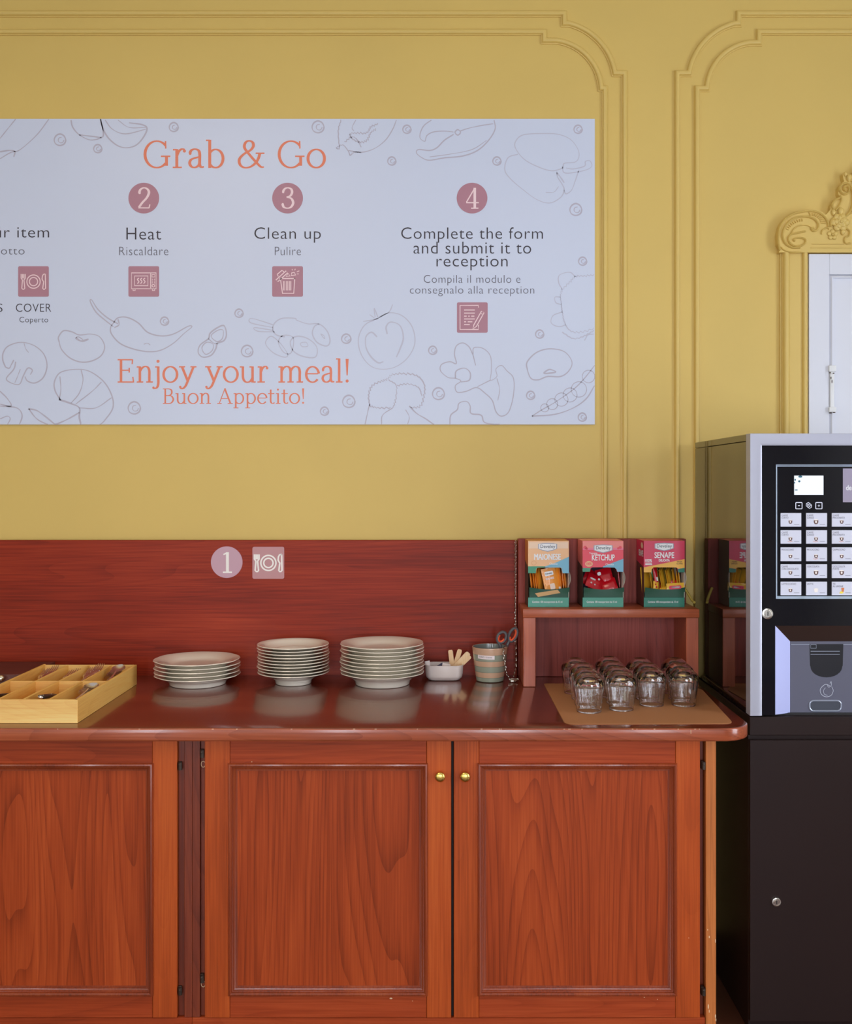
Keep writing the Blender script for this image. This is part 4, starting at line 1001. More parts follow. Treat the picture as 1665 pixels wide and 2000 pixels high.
chain_links(mb, [(PX(998, 3.33), 3.33, CT + .004), (PX(990, 3.31), 3.315, PZ(1315, 3.315)), (PX(984, 3.305), 3.302, PZ(1278, 3.302)), (PX(983.5, 3.31), 3.305, PZ(1270, 3.305)), (PX(988, 3.34), 3.34, PZ(1263, 3.34)), (PX(992, 3.348), 3.348, PZ(1258, 3.348))])
hk = mb.build('security_chain', M_chain, sm=60)
tag(hk, 'thin metal link chain hanging from the backsplash, heaped by the striped cup', 'chain')

# ------------------------------------------------------------------ bamboo cutlery tray
TX0, TX1, TY0, TY1, TH = -1.283, -.983, 2.756, 3.290, .0640
tray = thing('cutlery_tray', 'bamboo cutlery tray with eight compartments on the left of the worktop', 'tray', ((TX0 + TX1) / 2, (TY0 + TY1) / 2, CT))
th = .0075; zt0, zt1 = CT + .0005, CT + TH
MB().box(TX0 + .001, TX1 - .001, TY0 + .001, TY1 - .001, zt0, zt0 + .005).build('tray_floor', M_bambooy, tray, sm=0)
MB().box(TX0 + th, TX1 - .0004, TY0, TY0 + th, zt0, zt1, .0008, 1).build('front_board', M_bamboo, tray, sm=0)
MB().box(TX0 + th, TX1 - th, TY1 - th, TY1, zt0, zt1, .0008, 1).build('rear_board', M_bamboo, tray, sm=0)
MB().box(TX1 - th, TX1, TY0 + .0002, TY1, zt0, zt1, .0008, 1).build('side_board', M_bambooy, tray, sm=0)
MB().box(TX0, TX0 + th, TY0, TY1, zt0, zt1 + .002, .0008, 1).build('side_board', M_bambooy, tray, sm=0)
YC = 3.020
MB().box(TX0 + th, TX1 - th, YC - .003, YC + .003, zt0 + .005, zt1 - .0006, .0006, 1).build('cross_divider', M_bamboo, tray, sm=0)
DIV = (-1.203, -1.134, -1.064)
for x in DIV:
    for a, b in ((TY0 + th, YC - .003), (YC + .003, TY1 - th)):
        MB().box(x - .003, x + .003, a, b, zt0 + .005, zt1 - .001, .0006, 1).build('divider', M_bambooy, tray, sm=0)
TF = zt0 + .005
def fork():
    mb = MB(); hp = []
    for (y, z, r) in ((-.10, 0, .0030), (-.06, .001, .0042), (0, .002, .0030), (.04, .004, .0026)): hp.append((0, y, z))
    mb.tube(hp, [.0040, .0044, .0030, .0026], 8, False, .45, (0, 0, 1))
    P = [(0, .04, .004), (0, .055, .005), (0, .068, .004)]; mb.tube(P, [.0030, .010, .0115], 10, False, .16, (0, 0, 1))
    for k in range(4):
        x = -.0096 + .0064 * k
        mb.tube([(x, .064, .0042), (x, .085, .0035), (x * .96, .104, .0065), (x * .94, .112, .009)], [.0020, .0018, .0015, .0009], 6)
    return mb
def spoon():
    mb = MB(); mb.tube([(0, -.10, 0), (0, -.05, .001), (0, .02, .003), (0, .045, .006)], [.0045, .0042, .0028, .0028], 8, False, .45, (0, 0, 1))
    bm = bmesh.new(); n = 8; rows = []
    for j in range(n + 1):
        v = -1 + 2 * j / n; row = []
        for i in range(n + 1):
            u = -1 + 2 * i / n
            # disc mapping
            x = u * math.sqrt(max(0, 1 - v * v / 2)); y = v * math.sqrt(max(0, 1 - u * u / 2)); rr = min(1, x * x + y * y)
            row.append(bm.verts.new((x * (.020 - .003 * y), .073 + y * .031, -.009 * (1 - rr) + .007)))
        rows.append(row)
    for j in range(n):
        for i in range(n): bm.faces.new((rows[j][i], rows[j][i + 1], rows[j + 1][i + 1], rows[j + 1][i]))
    bmesh.ops.solidify(bm, geom=bm.faces[:], thickness=.0012)
    return mb.from_bm(bm)
def knife():
    mb = MB(); mb.cur = 1
    mb.box(-.009, .009, -.10, -.005, -.004, .005, .003, 2)
    mb.cur = 0; mb.box(-.007, .007, -.005, .115, -.0008, .0010, .0004, 1); mb.ball((0, -.085, .0052), .0022, 8, 6, (1, 1, .4)); mb.ball((0, -.03, .0052), .0022, 8, 6, (1, 1, .4)); mb.ball((0, -.101, 0), .006, 8, 6, (1.3, .6, .8))
    return mb
M_handle = mat('black_knife_handle', A(42, 36, 36), 0.35)
protos = {}
def cutlery(kind, x, y, z, tilt, yaw, roll, lab, grp):
    if kind not in protos:
        mk = {'fork': fork, 'spoon': spoon, 'table_knife': knife}[kind]()
        o = mk.build(kind, [M_steel, M_handle] if kind == 'table_knife' else M_steel, sm=60, local=True); protos[kind] = o
    else: o = dup(protos[kind])
    o.location = (x, y, z); o.rotation_euler = (radians(tilt), radians(roll), radians(yaw))
    tag(o, lab, 'cutlery', grp); return o
def bunch(kind, x, y, n, where, spread, seed, z0=.006, dz=.0046, tilt=9, roll=0):
    rnd = random.Random(seed); grp = '%ss in the %s compartment' % (kind.replace('_', ' '), where)
    for i in range(n):
        cutlery(kind, x + spread * (i / max(1, n - 1) - .5) + rnd.uniform(-.002, .002), y + rnd.uniform(-.006, .006), TF + z0 + dz * i, tilt + rnd.uniform(-1, 1), rnd.uniform(-2, 2), roll + rnd.uniform(-6, 6),
                'stainless steel %s heaped in the %s compartment of the bamboo tray' % (kind.replace('_', ' '), where), grp)
bunch('fork', -1.240, 3.145, 4, 'rear left-hand', .034, 1, .020, .0040, 11)
bunch('fork', -1.170, 3.145, 3, 'second rear', .030, 2, .018, .0036, 10)
bunch('fork', -1.100, 3.145, 4, 'third rear', .030, 3, .024, .0042, 11)
bunch('spoon', -1.028, 3.145, 5, 'rear right-hand', .022, 4, .020, .0058, 9)
bunch('spoon', -1.026, 2.895, 4, 'front right-hand', .016, 5, .024, .0066, 5)
cutlery('table_knife', -1.094, 2.892, TF + .042, -9, -4, 12, 'black handled knife in the third front compartment of the bamboo tray', None)
cutlery('table_knife', -1.228, 2.892, TF + .043, -9, -5, -10, 'black handled knife in the front left-hand compartment of the bamboo tray', None)

# low brown box behind the tray
lowbox = thing('low_wooden_box', 'low dark brown wooden box with a metal knob behind the bamboo tray', 'box', (-1.52, 3.3, CT))
MB().box(-1.78, -1.298, 3.20, 3.43, CT + .0004, PZ(1317, 3.20), .0015, 1).build('box_body', wood('dark_brown_wood', A(70, 34, 28), A(92, 48, 40), A(112, 62, 54), 'X', 0.4), lowbox, sm=0)
mb = MB().lathe([(.0001, .020), (.006, .0195), (.0098, .016), (.0105, .012), (.008, .008), (.005, .004), (.006, 0)], 24)
mb.xf(Matrix.Translation((PX(2.5, 3.19), 3.20, PZ(1325, 3.19))) @ Matrix.Rotation(pi / 2, 4, 'X')); mb.build('box_knob', mat('nickel_knob', (.8, .72, .55, 1), .2, 1.0), lowbox)

# ------------------------------------------------------------------ place mat and upturned tumblers
M_mat = mat('brown_paper_mat', A(150, 98, 58, 1.40), 0.75, var=.06, bump=(180, .15))
ol = [(PX(1064, 3.29), 3.29), (PX(1106, 2.80), 2.80)]
pts = []
def corner(p, a, b, r):
    p = Vector((*p, 0)); u = (Vector((*a, 0)) - p).normalized(); v = (Vector((*b, 0)) - p).normalized()
    return [tuple(((p + u * r) * (1 - t) ** 2 + p * 2 * t * (1 - t) + (p + v * r) * t ** 2)[:2]) for t in (0, .2, .4, .6, .8, 1)]
q = [(.326, 3.300), (.3285, 2.742), (.782, 2.750), (.812, 3.20), (.770, 3.30)]
for i, p in enumerate(q): pts += corner(p, q[i - 1], q[(i + 1) % len(q)], .03 if i in (1, 2) else .012)
mb = MB(); n = len(pts)
mb.add([(x, y, z) for z in (CT + .0003, CT + .0018) for x, y in pts], [list(range(n))[::-1], list(range(n, 2 * n))] + [(i, (i + 1) % n, n + (i + 1) % n, n + i) for i in range(n)])
tag(mb.build('place_mat', M_mat, sm=0), 'brown paper place mat under the upturned tumblers at the right end of the worktop', 'place mat')
M_glass = mat('clear_glass', (1, 1, 1, 1), 0.0, spec=.5, Transmission_Weight=1.0, IOR=1.58)
def tumbler():
    H = .106
    # upturned: rim at z = 0, thick base on top
    outer = [(.0338, 0), (.0350, .0012), (.0352, .006), (.0376, .030), (.0404, .055), (.0422, .072), (.0424, .078), (.0412, .084), (.0375, .091), (.0300, .0985), (.0235, .1035), (.0205, H - .0005), (.0180, H), (.0150, H - .0020), (.0080, H - .0030), (.0001, H - .0030)]
    inner = [(.0001, .0900), (.0120, .0895), (.0230, .0870), (.0320, .0810), (.0380, .0745), (.0392, .066), (.0376, .050), (.0352, .028), (.0333, .006), (.0330, .0008), (.0338, 0)]
    mb = MB()
    NF = 14; st_ = 2 * pi / NF
    def facet(r, z, a):
        w = min(1, max(0, (z - .008) / .015)) * min(1, max(0, (.098 - z) / .012))
        t = ((a + radians(94) + st_ / 2) % st_) - st_ / 2
        return r * (1 + .85 * w * (cos(pi / NF) / cos(t) * 1.012 - 1))
    mb.lathe(outer, 168, facet)
    mb.lathe(inner, 168, lambda r, z, a: 1 * r * (1 + .5 * (facet(1.0, z, a) - 1)) if r > .01 and z > .0009 else r)
    return mb
ROWS = {0: ('first', [(.414, 2.895), (.4195, 2.978), (.421, 3.064), (.409, 3.152)]), 1: ('second', [(.5105, 2.922), (.5160, 3.006), (.516, 3.092), (.516, 3.178)]),
        2: ('third', [(.6085, 2.981), (.614, 3.067), (.608, 3.152)]), 3: ('fourth', [(.702, 2.981), (.711, 3.067), (.716, 3.153)])}
gp = None; st_g = 2 * pi / 14
POS = {4: ['front', 'second', 'third', 'rear'], 3: ['front', 'middle', 'rear']}
for k, (nm, lst) in ROWS.items():
    for i, (x, y) in enumerate(lst):
        lab = '%s upturned clear tumbler in the %s file from the left on the brown mat' % (POS[len(lst)][i], nm)
        if gp is None:
            gp = tumbler().build('glass_tumbler', M_glass, sm=60, local=True, weld=True); gp.location = (x, y, CT + .0020); tag(gp, lab, 'glass', 'upturned tumblers on the mat')
        else:
            o = dup(gp, (x, y, CT + .0020), lab); o.rotation_euler = (0, 0, radians(4) * sin(3.1 * i + 1.7 * k) + st_g * (i + k))

# ------------------------------------------------------------------ condiment boxes on the riser shelf
ZS = zs1 + .0003
BW, BH, BD = .1315, .2135, .124
BF = 3.297
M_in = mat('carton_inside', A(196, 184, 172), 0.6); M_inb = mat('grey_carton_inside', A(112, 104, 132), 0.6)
M_bwhite = mat('box_white_print', A(232, 222, 226), 0.4); M_bink = mat('box_dark_print', A(52, 60, 70), 0.5); M_bsilver = mat('badge_border_print', A(150, 150, 165), 0.4)
M_green = mat('green_carton', A(40, 132, 96), 0.35); M_dgreen = mat('dark_green_carton', A(14, 70, 48), 0.4)
M_mgreen = mat('band_green_carton', A(58, 138, 116), 0.35); M_sgreen = mat('deep_green_carton', A(6, 106, 84), 0.35)
M_bblue = mat('blue_carton_print', A(104, 166, 190), 0.35); M_maio = mat('orange_cream_carton', A(236, 172, 122), 0.35)
M_maio2 = mat('pale_cream_carton', A(238, 190, 160), 0.35); M_maios = mat('orange_side_carton', A(196, 120, 50), 0.4)
M_red = mat('red_carton', A(216, 44, 66), 0.32); M_salmon = mat('salmon_carton', A(226, 120, 110), 0.32); M_pinkc = mat('pink_carton_print', A(222, 104, 130), 0.35)
M_crim = mat('crimson_carton', A(196, 20, 66), 0.32); M_yel = mat('yellow_carton_print', A(230, 168, 56), 0.35); M_side = mat('dark_brown_carton', A(80, 40, 34), 0.45)
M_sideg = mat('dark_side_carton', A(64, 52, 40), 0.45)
def rel(o, p): return p
class Box:
    def __init__(self, name, label, px_left, seed, top, band, side_top, side_low, cut, yaw=0):
        self.x0 = PX(px_left, BF); self.t = thing(name, label, 'box', (self.x0 + BW / 2, BF + BD / 2, ZS))
        self.par = self.t
        x0, x1, y0, y1, z0, z1 = self.x0, self.x0 + BW, BF, BF + BD, ZS, ZS + BH; t = .0012
        # carton shell: back, sides, floor, lid
        mb = MB(); vz = z0 + BH * .16
        mb.box(x0, x1, y1 - t, y1, z0, z1); mb.box(x1 - t, x1, y0 + .001, y1, z0, z1 - BH * .5); mb.box(x1 - t, x1, y0 + .001, y1, z1 - BH * .5, z1); mb.box(x0, x1, y0 + .001, y1, z0, z0 + t)
        mb.build('carton_inner', M_in, self.t, sm=0)
        # left wall carries the printing of the side
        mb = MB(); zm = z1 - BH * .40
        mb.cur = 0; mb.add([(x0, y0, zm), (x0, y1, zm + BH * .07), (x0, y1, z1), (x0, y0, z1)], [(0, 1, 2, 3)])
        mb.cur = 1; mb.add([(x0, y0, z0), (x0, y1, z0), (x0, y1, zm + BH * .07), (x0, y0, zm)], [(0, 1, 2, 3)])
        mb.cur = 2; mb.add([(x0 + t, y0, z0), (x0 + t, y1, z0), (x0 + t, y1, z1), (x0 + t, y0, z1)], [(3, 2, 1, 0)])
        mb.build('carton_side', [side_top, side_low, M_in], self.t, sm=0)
        # lid bulges a little
        mb = MB(); n = 8; vs = []
        for i in range(n + 1):
            for j in range(n + 1):
                u, v = i / n, j / n; vs.append((x0 + BW * u, y0 + BD * v, z1 + .0035 * sin(pi * u) * sin(pi * v)))
        mb.add(vs, [(i * (n + 1) + j, (i + 1) * (n + 1) + j, (i + 1) * (n + 1) + j + 1, i * (n + 1) + j + 1) for i in range(n) for j in range(n)])
        mb.build('carton_lid', side_top, self.t)
        # upper front panel with arched cut-out
        u0, u1, va, vb = cut
        P = lambda u, v: (x0 + BW * u, z1 - BH * v); self.P = P
        arch = [P(0, 0), P(0, vb), P(u0 - .012, vb)] + [P(u0 + .05 * (1 - cos(a)) , va + .045 * (1 - sin(a))) for a in [i * pi / 10 for i in range(6)]] + [P(u1 - .05 * (1 - cos(a)), va + .045 * (1 - sin(a))) for a in [pi / 2 - i * pi / 10 for i in range(6)]] + [P(u1 + .012, vb), P(1, vb), P(1, 0)]
        self.front = MB().prism(arch, y0, y0 + t).build('front_panel', top, self.t, sm=0)
        # curled inner flap on the right, lower lip and bottom band
        mb = MB(); rows = []
        for j in range(9):
            v = .47 + .245 * j / 8; r = []
            for i in range(5):
                s = i / 4; bul = .022 * sin(pi * min(1, (j + 1.2) / 8.6)) ** .8
                r.append((x1 - .003 + bul * s * .42 * (1 if s else 0), y0 + .035 - .036 * s, z1 - BH * v))
            rows += r
        mb.add(rows, [(j * 5 + i, j * 5 + i + 1, (j + 1) * 5 + i + 1, (j + 1) * 5 + i) for j in range(8) for i in range(4)])
        mb.build('side_flap', M_in, self.t)
        mb = MB(); vs = []; n = 12
        for i in range(n + 1):
            u = i / n; vt = .70 + .035 * sin(pi * u) * (1 if seed != 3 else 1.0)
            for (v, dy) in ((vt, -.003 + .006 * sin(pi * u)), (.78, .003), (.858, .004)):
                vs.append((x0 + .004 + (BW - .002) * u, y0 + dy * .6 - .0005, z1 - BH * v))
        mb.add(vs, [(i * 3 + k, (i + 1) * 3 + k, (i + 1) * 3 + k + 1, i * 3 + k + 1) for i in range(n) for k in range(2)])
        vb2 = [(a, b + .0012, c) for a, b, c in vs]; mb.add(vb2, [(i * 3 + k, i * 3 + k + 1, (i + 1) * 3 + k + 1, (i + 1) * 3 + k) for i in range(n) for k in range(2)])
        e = len(mb.v) // 2; mb.f += [[i * 3, (i + 1) * 3, e + (i + 1) * 3, e + i * 3] for i in range(n)]; mb.mi += [0] * n
        self.lip = mb.build('lower_lip', M_dgreen, self.t)
        self.band = MB().box(x0, x1, y0 - .0006, y0 + t, z0, z1 - BH * .855, .0005, 1).build('bottom_band', band, self.t, sm=0)
        self.Y = y0 - .0005; self.rnd = random.Random(seed)
        bl = MB(); text_into(bl, 'Contiene 100 monoporzioni da 15 ml', self.bb(.10, .905, .84, .944), y0 - .0010, .012, 1.05); bl.build('band_lettering', M_bwhite, self.band, sm=0)
    def bb(self, u0, v0, u1, v1): a = self.P(u0, v1); b = self.P(u1, v0); return (a[0], a[1], b[0], b[1])
    def shape(self, name, uv, m, lay=0, par=None):
        return MB().poly([self.P(u, v) for u, v in uv], self.Y - .0003 * lay).build(name, m, par or self.front, sm=0)
    def text(self, name, body, box, m, off=.02, sp=1.0, lay=3, par=None, M=None):
        mb = MB(); text_into(mb, body, self.bb(*box), self.Y - .0003 * lay, off, sp); return mb.build(name, m, par or self.front, sm=0)
    def badge(self, u0, v0, u1, v1):
        w = u1 - u0; h = v1 - v0
        def oct_(g):
            return [(u0 + g, v0 + h * .12), (u0 + w * .2, v0 + h * .04 + g * .5), ((u0 + u1) / 2, v0 + g * .6), (u1 - w * .2, v0 + h * .04 + g * .5), (u1 - g, v0 + h * .12), (u1 - g, v0 + h * .66), (u1 - w * .2, v1 - h * .16 - g * .5), ((u0 + u1) / 2, v1 - g * .6), (u0 + w * .2, v1 - h * .16 - g * .5), (u0 + g, v0 + h * .66)]
        self.shape('badge_border', oct_(0), M_bsilver, 1); self.shape('badge', oct_(.022), M_bwhite, 2)
        self.text('badge_lettering', 'Develey', (u0 + w * .12, v0 + h * .20, u1 - w * .10, v0 + h * .70), M_bink, .004, 1.02)
    def sachet(self, m, label, u, v, dy, hw, hh, yaw, roll, grp, thk=.004, pitch=-6, marks=None):
        x, z = self.P(u, v)
        key = (m.name, round(hw, 4), round(hh, 4), thk)
        if yaw > 35: dy = max(dy, .031)
        o = pillow(hw, hh, thk).build('sachet', m, sm=60, local=True)
        o.location = (x, BF + dy, z); o.rotation_euler = (radians(pitch), radians(roll), radians(yaw))
        tag(o, label, 'sachet', grp)
        for (mm, x0, z0, x1, z1, txt) in marks or []:
            k = MB()
            if txt: 
                text_into(k, txt, (x0 * hw, z0 * hh, x1 * hw, z1 * hh), -thk - .0012, .02)
            else: k.poly(rrect(x0 * hw, z0 * hh, x1 * hw, z1 * hh, .15 * hw), -thk - .0009)
            k.build('sachet_print', mm, o, sm=0, local=True)
        return o
# mayonnaise
b1 = Box('condiment_box', 'orange and green carton lettered MAIONESE, leftmost on the riser shelf', 1032, 1, M_maio, M_mgreen, M_maios, M_sideg, (.20, .83, .405, .488))
b1.shape('print_stripe', [(.02, .02), (.98, .02), (.98, .115), (.02, .115)], M_maio2, 0.5)
b1.shape('print_wave', [(.42, .385), (.70, .325), (.98, .245), (1, .24), (1, .49), (.845, .488), (.82, .41), (.78, .403), (.42, .403)], M_bblue, 1)
b1.shape('print_green', [(0, .385), (.42, .385), (.42, .403), (.23, .403), (.195, .43), (.19, .488), (0, .488)], M_green, 1)
b1.badge(.245, .032, .71, .165)
mb = MB()
for k, (dx, dv) in enumerate(((-.006, 0), (0, .003), (.006, 0))): text_into(mb, 'MAIONESE', b1.bb(.152 + dx, .195 + dv, .797 + dx, .285 + dv), b1.Y - .0009 - .0001 * k, .0, 1.0)
mb.build('product_lettering', M_bwhite, b1.front, sm=0)
b1.text('product_lettering', 'Classica', (.52, .33, .72, .36), M_bwhite, .01)
mb = MB(); mb.ribbon([(b1.P(.14, .33)[0] + .008 * cos(a), b1.P(.14, .335)[1] + .0065 * sin(a)) for a in [i * pi / 10 for i in range(20)]], .0006, b1.Y - .0006, True); mb.build('print_seal', M_maios, b1.front, sm=0)
MB().poly([b1.P(.165, .79), b1.P(.72, .735), b1.P(.79, .785), b1.P(.24, .845)], BF - .0031).build('lip_print', mat('lip_print_brown', A(190, 150, 96), .5), b1.lip, sm=0)
M_so = mat('orange_sachet_foil', A(222, 140, 40), 0.28, coat=.3); M_sp = mat('pale_foil', A(216, 190, 170), 0.3)
g = 'mayonnaise sachets in the orange box'
lb = 'orange foil sachet standing on edge in the MAIONESE carton'
for (u, dy, yaw, roll, m) in ((.10, .030, 78, 3, M_so), (.17, .026, 80, -4, M_so), (.235, .022, 74, 3, M_so), (.29, .018, 70, -6, M_so), (.345, .022, 62, 12, M_so), (.83, .030, 80, 0, M_so), (.885, .030, 82, 2, M_so), (.94, .026, 80, -2, M_so), (.78, .040, 70, -5, M_so), (.40, .05, 66, 9, M_so)):
    b1.sachet(m, lb, u, .60, dy, .024, .040, yaw, roll, g, .0035)
b1.sachet(M_so, 'large orange sachet facing out in the middle of the MAIONESE carton', .545, .590, .012, .023, .038, 6, -11, g, .003, -4, [(M_bwhite, -.62, .35, .62, .72, None), (M_bink, -.5, .42, .5, .62, 'Develey'), (M_bwhite, -.6, .02, .6, .2, 'MAIONESE'), (M_sp, -.2, -.85, .5, -.35, None)])
b1.sachet(M_so, 'orange sachet with white foot right of the large one in the MAIONESE carton', .745, .585, .020, .012, .040, 20, -4, g, .003, -5, [(M_bwhite, -.3, -.95, .8, -.62, None)])
# ketchup
b2 = Box('condiment_box', 'red and green carton lettered KETCHUP, middle box on the riser shelf', 1138.5, 2, M_red, M_mgreen, M_salmon, M_sideg, (.19, .83, .40, .468))
b2.shape('print_stripe', [(0, .005), (1, .005), (1, .115), (0, .115)], M_salmon, .5)
b2.shape('print_stripe', [(.0, .105), (1, .105), (1, .135), (.0, .135)], M_pinkc, .8)
b2.shape('print_wave', [(.50, .385), (.72, .335), (1, .27), (1, .468), (.845, .466), (.83, .43), (.78, .403), (.5, .40)], M_bblue, 1)
b2.shape('print_green', [(0, .41), (.19, .41), (.182, .466), (0, .468)], M_green, 1)
b2.badge(.27, .055, .735, .185)
b2.text('product_lettering', 'KETCHUP', (.225, .205, .785, .298), M_bwhite, .022)
b2.text('product_lettering', 'Tomato', (.16, .172, .36, .200), M_bwhite, .01)
b2.text('product_lettering', 'Classica', (.56, .34, .76, .368), M_bwhite, .01)
mb = MB(); mb.disc(b2.P(.155, 0)[0], b2.P(0, .348)[1], .0125, b2.Y - .0006, 32, .0092); sl = mb.build('print_seal', M_maio, b2.front, sm=0)
b2.text('seal_lettering', '100%', (.09, .325, .22, .365), M_red, .02, 1, 4, sl)
for (u, v, r) in ((.06, .10, .0055), (.10, .118, .004), (.92, .10, .005), (.87, .113, .0035)):
    mb = MB(); mb.disc(b2.P(u, 0)[0], b2.P(0, v)[1], r, b2.Y - .0009, 12); mb.build('print_tomato', M_red, b2.front, sm=0)
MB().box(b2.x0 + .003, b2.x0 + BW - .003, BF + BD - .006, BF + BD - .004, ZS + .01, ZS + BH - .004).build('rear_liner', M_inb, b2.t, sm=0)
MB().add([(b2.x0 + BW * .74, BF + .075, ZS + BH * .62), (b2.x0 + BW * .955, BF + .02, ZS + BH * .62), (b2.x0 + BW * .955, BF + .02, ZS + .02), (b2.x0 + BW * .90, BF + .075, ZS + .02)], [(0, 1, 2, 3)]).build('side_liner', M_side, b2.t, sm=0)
M_sr = mat('red_sachet_foil', A(176, 12, 26), 0.22, coat=.4)
g = 'ketchup sachets in the red box'
b2.sachet(M_sr, 'red foil sachet with white print lying frontmost in the KETCHUP carton', .34, .635, .022, .030, .025, 4, 24, g, .006, -28, [(M_bwhite, -.75, .05, -.1, .28, None), (M_bwhite, .1, .3, .35, .62, None), (M_bwhite, -.6, -.55, -.38, -.3, None), (M_bwhite, -.15, -.6, .05, -.38, None)])
b2.sachet(M_sr, 'red foil sachet standing in the right half of the KETCHUP carton', .60, .60, .036, .026, .037, -14, -16, g, .007, -10, [(M_bwhite, -.75, .45, -.3, .75, None), (M_bwhite, -.7, .0, -.4, .2, None)])
b2.sachet(M_sr, 'red foil sachet lying low at the right of the KETCHUP carton', .66, .70, .020, .028, .024, -8, -20, g, .007, -24)
b2.sachet(M_sr, 'red foil sachet at the left behind the frontmost one in the KETCHUP carton', .28, .60, .050, .030, .028, 16, 30, g, .007, -14)
b2.sachet(M_sr, 'narrow red sachet against the right wall of the KETCHUP carton', .93, .58, .022, .020, .038, 80, 2, g, .003)
b2.sachet(M_sr, 'red foil sachet lying at the bottom of the KETCHUP carton', .42, .76, .030, .034, .026, 0, 4, g, .008, -40)
# mustard
b3 = Box('condiment_box', 'crimson, yellow and green carton lettered SENAPE, rightmost on the riser shelf', 1258, 3, M_crim, M_sgreen, M_crim, M_side, (.19, .83, .40, .475))
b3.shape('print_wave', [(0, .40), (.5, .34), (1, .275), (1, .41), (.845, .42), (.80, .403), (.5, .40), (.24, .40), (.195, .43), (.185, .475), (0, .475)], M_yel, 1)
b3.shape('print_green', [(.83, .425), (1, .408), (1, .475), (.842, .475)], M_sgreen, 2)
b3.badge(.265, .028, .735, .155)
b3.text('product_lettering', 'SENAPE', (.26, .17, .745, .262), M_bwhite, .022)
b3.text('product_lettering', 'DELICATA', (.365, .275, .635, .312), M_bwhite, .03)
b3.text('product_lettering', '100%', (.03, .275, .20, .318), M_bwhite, .03)
b3.text('product_lettering', 'SENZA', (.81, .305, .94, .325), M_side, .02)
b3.text('product_lettering', 'GLUTINE', (.80, .335, .95, .355), M_side, .02)
b3.shape('print_line', [(.035, .330), (.20, .330), (.20, .342), (.035, .342)], M_bwhite, 2); b3.shape('print_line', [(.035, .352), (.205, .352), (.205, .364), (.035, .364)], M_bwhite, 2)
xs_ = b3.x0 - .0004
MB().add([(xs_, BF + .028 + .017 * cos(a), ZS + BH * .925 + .010 * sin(a)) for a in [i * pi / 10 for i in range(20)]], [list(range(20))]).build('side_seal', M_maio2, b3.t, sm=0)
tv, tf = text_faces('SENAPE', .03); ax = max(v.x for v in tv); ay = max(v.y for v in tv)
MB().add([(xs_, BF + .082 - v.x / ax * .074, ZS + BH * .76 + v.y / ay * .02) for v in tv], tf).build('side_lettering', M_bwhite, b3.t, sm=0)
tv, tf = text_faces('SENAPE', .02); 
M_sy = mat('yellow_sachet_foil', A(212, 162, 44), 0.25, coat=.3); M_sg = mat('green_sachet_foil', A(60, 104, 56), 0.25, coat=.3); M_sol = mat('olive_sachet_foil', A(120, 104, 40), 0.25, coat=.3)
g = 'mustard sachets in the crimson box'
lb = 'yellow foil sachet standing on edge in the SENAPE carton'
for (u, dy, yaw, roll) in ((.13, .045, 30, 0), (.245, .024, 70, -3), (.50, .020, 66, -14), (.555, .018, 62, -18), (.66, .026, 66, -16), (.72, .030, 62, -20), (.80, .026, 70, -12), (.87, .026, 78, -4), (.92, .03, 82, 0)):
    b3.sachet(M_sy, lb, u, .60, dy, .022, .040, yaw, roll, g, .003)
for (u, dy, yaw, roll) in ((.42, .030, 74, -8), (.61, .034, 70, -14), (.765, .036, 70, -12)):
    b3.sachet(M_sol, 'olive backed sachet standing between the yellow ones in the SENAPE carton', u, .59, dy, .022, .040, yaw, roll, g, .003)
b3.sachet(M_sr, 'red ketchup sachet standing upright among the mustard sachets in the SENAPE carton', .335, .545, .018, .010, .042, 24, -6, g, .005, -8, [(M_bwhite, -.5, -.35, .1, -.05, None)])
b3.sachet(M_sr, 'second red sachet behind the first one in the SENAPE carton', .385, .56, .028, .010, .040, 40, -10, g, .005)
b3.sachet(M_sg, 'green topped sachet at the upper left of the SENAPE carton', .26, .46, .026, .009, .022, 10, 8, g, .003)
b3.sachet(M_sy, 'small yellow sachet with red dots at the lower left of the SENAPE carton', .315, .685, .010, .0095, .016, 8, 6, g, .004, -10, [(M_sr, -.5, .1, -.05, .45, None), (M_sr, -.2, -.4, .3, -.05, None)])
b3.sachet(M_sy, 'yellow sachet with white print lying at the lower right of the SENAPE carton', .80, .70, .006, .030, .013, -4, -4, g, .004, -12, [(M_crim, -.75, -.55, .55, .35, None), (M_bwhite, -.5, -.3, .4, .15, None)])
b3.sachet(M_sr, 'red sachet end showing at the right above the white printed one in the SENAPE carton', .78, .645, .022, .014, .010, 10, 25, g, .004)
b3.sachet(M_sy, 'yellow sachet lying flat at the bottom of the SENAPE carton', .50, .735, .022, .036, .018, 0, 2, g, .005, -45)

cond = MB().tube(smooth([(PX(1337, 3.41), 3.41, PZ(1148, 3.41)), (PX(1345, 3.40), 3.40, PZ(1160, 3.40)), (PX(1352, 3.39), 3.39, PZ(1172, 3.39)), (PX(1357, 3.375), 3.375, ZS + .006)]), [.0050] * 19, 10, False, .8).build('cable_conduit', mat('yellow_conduit', A(206, 176, 80), .4), sm=60)
tag(cond, 'short yellow curved conduit leaning behind the SENAPE carton at the shelf end', 'conduit')

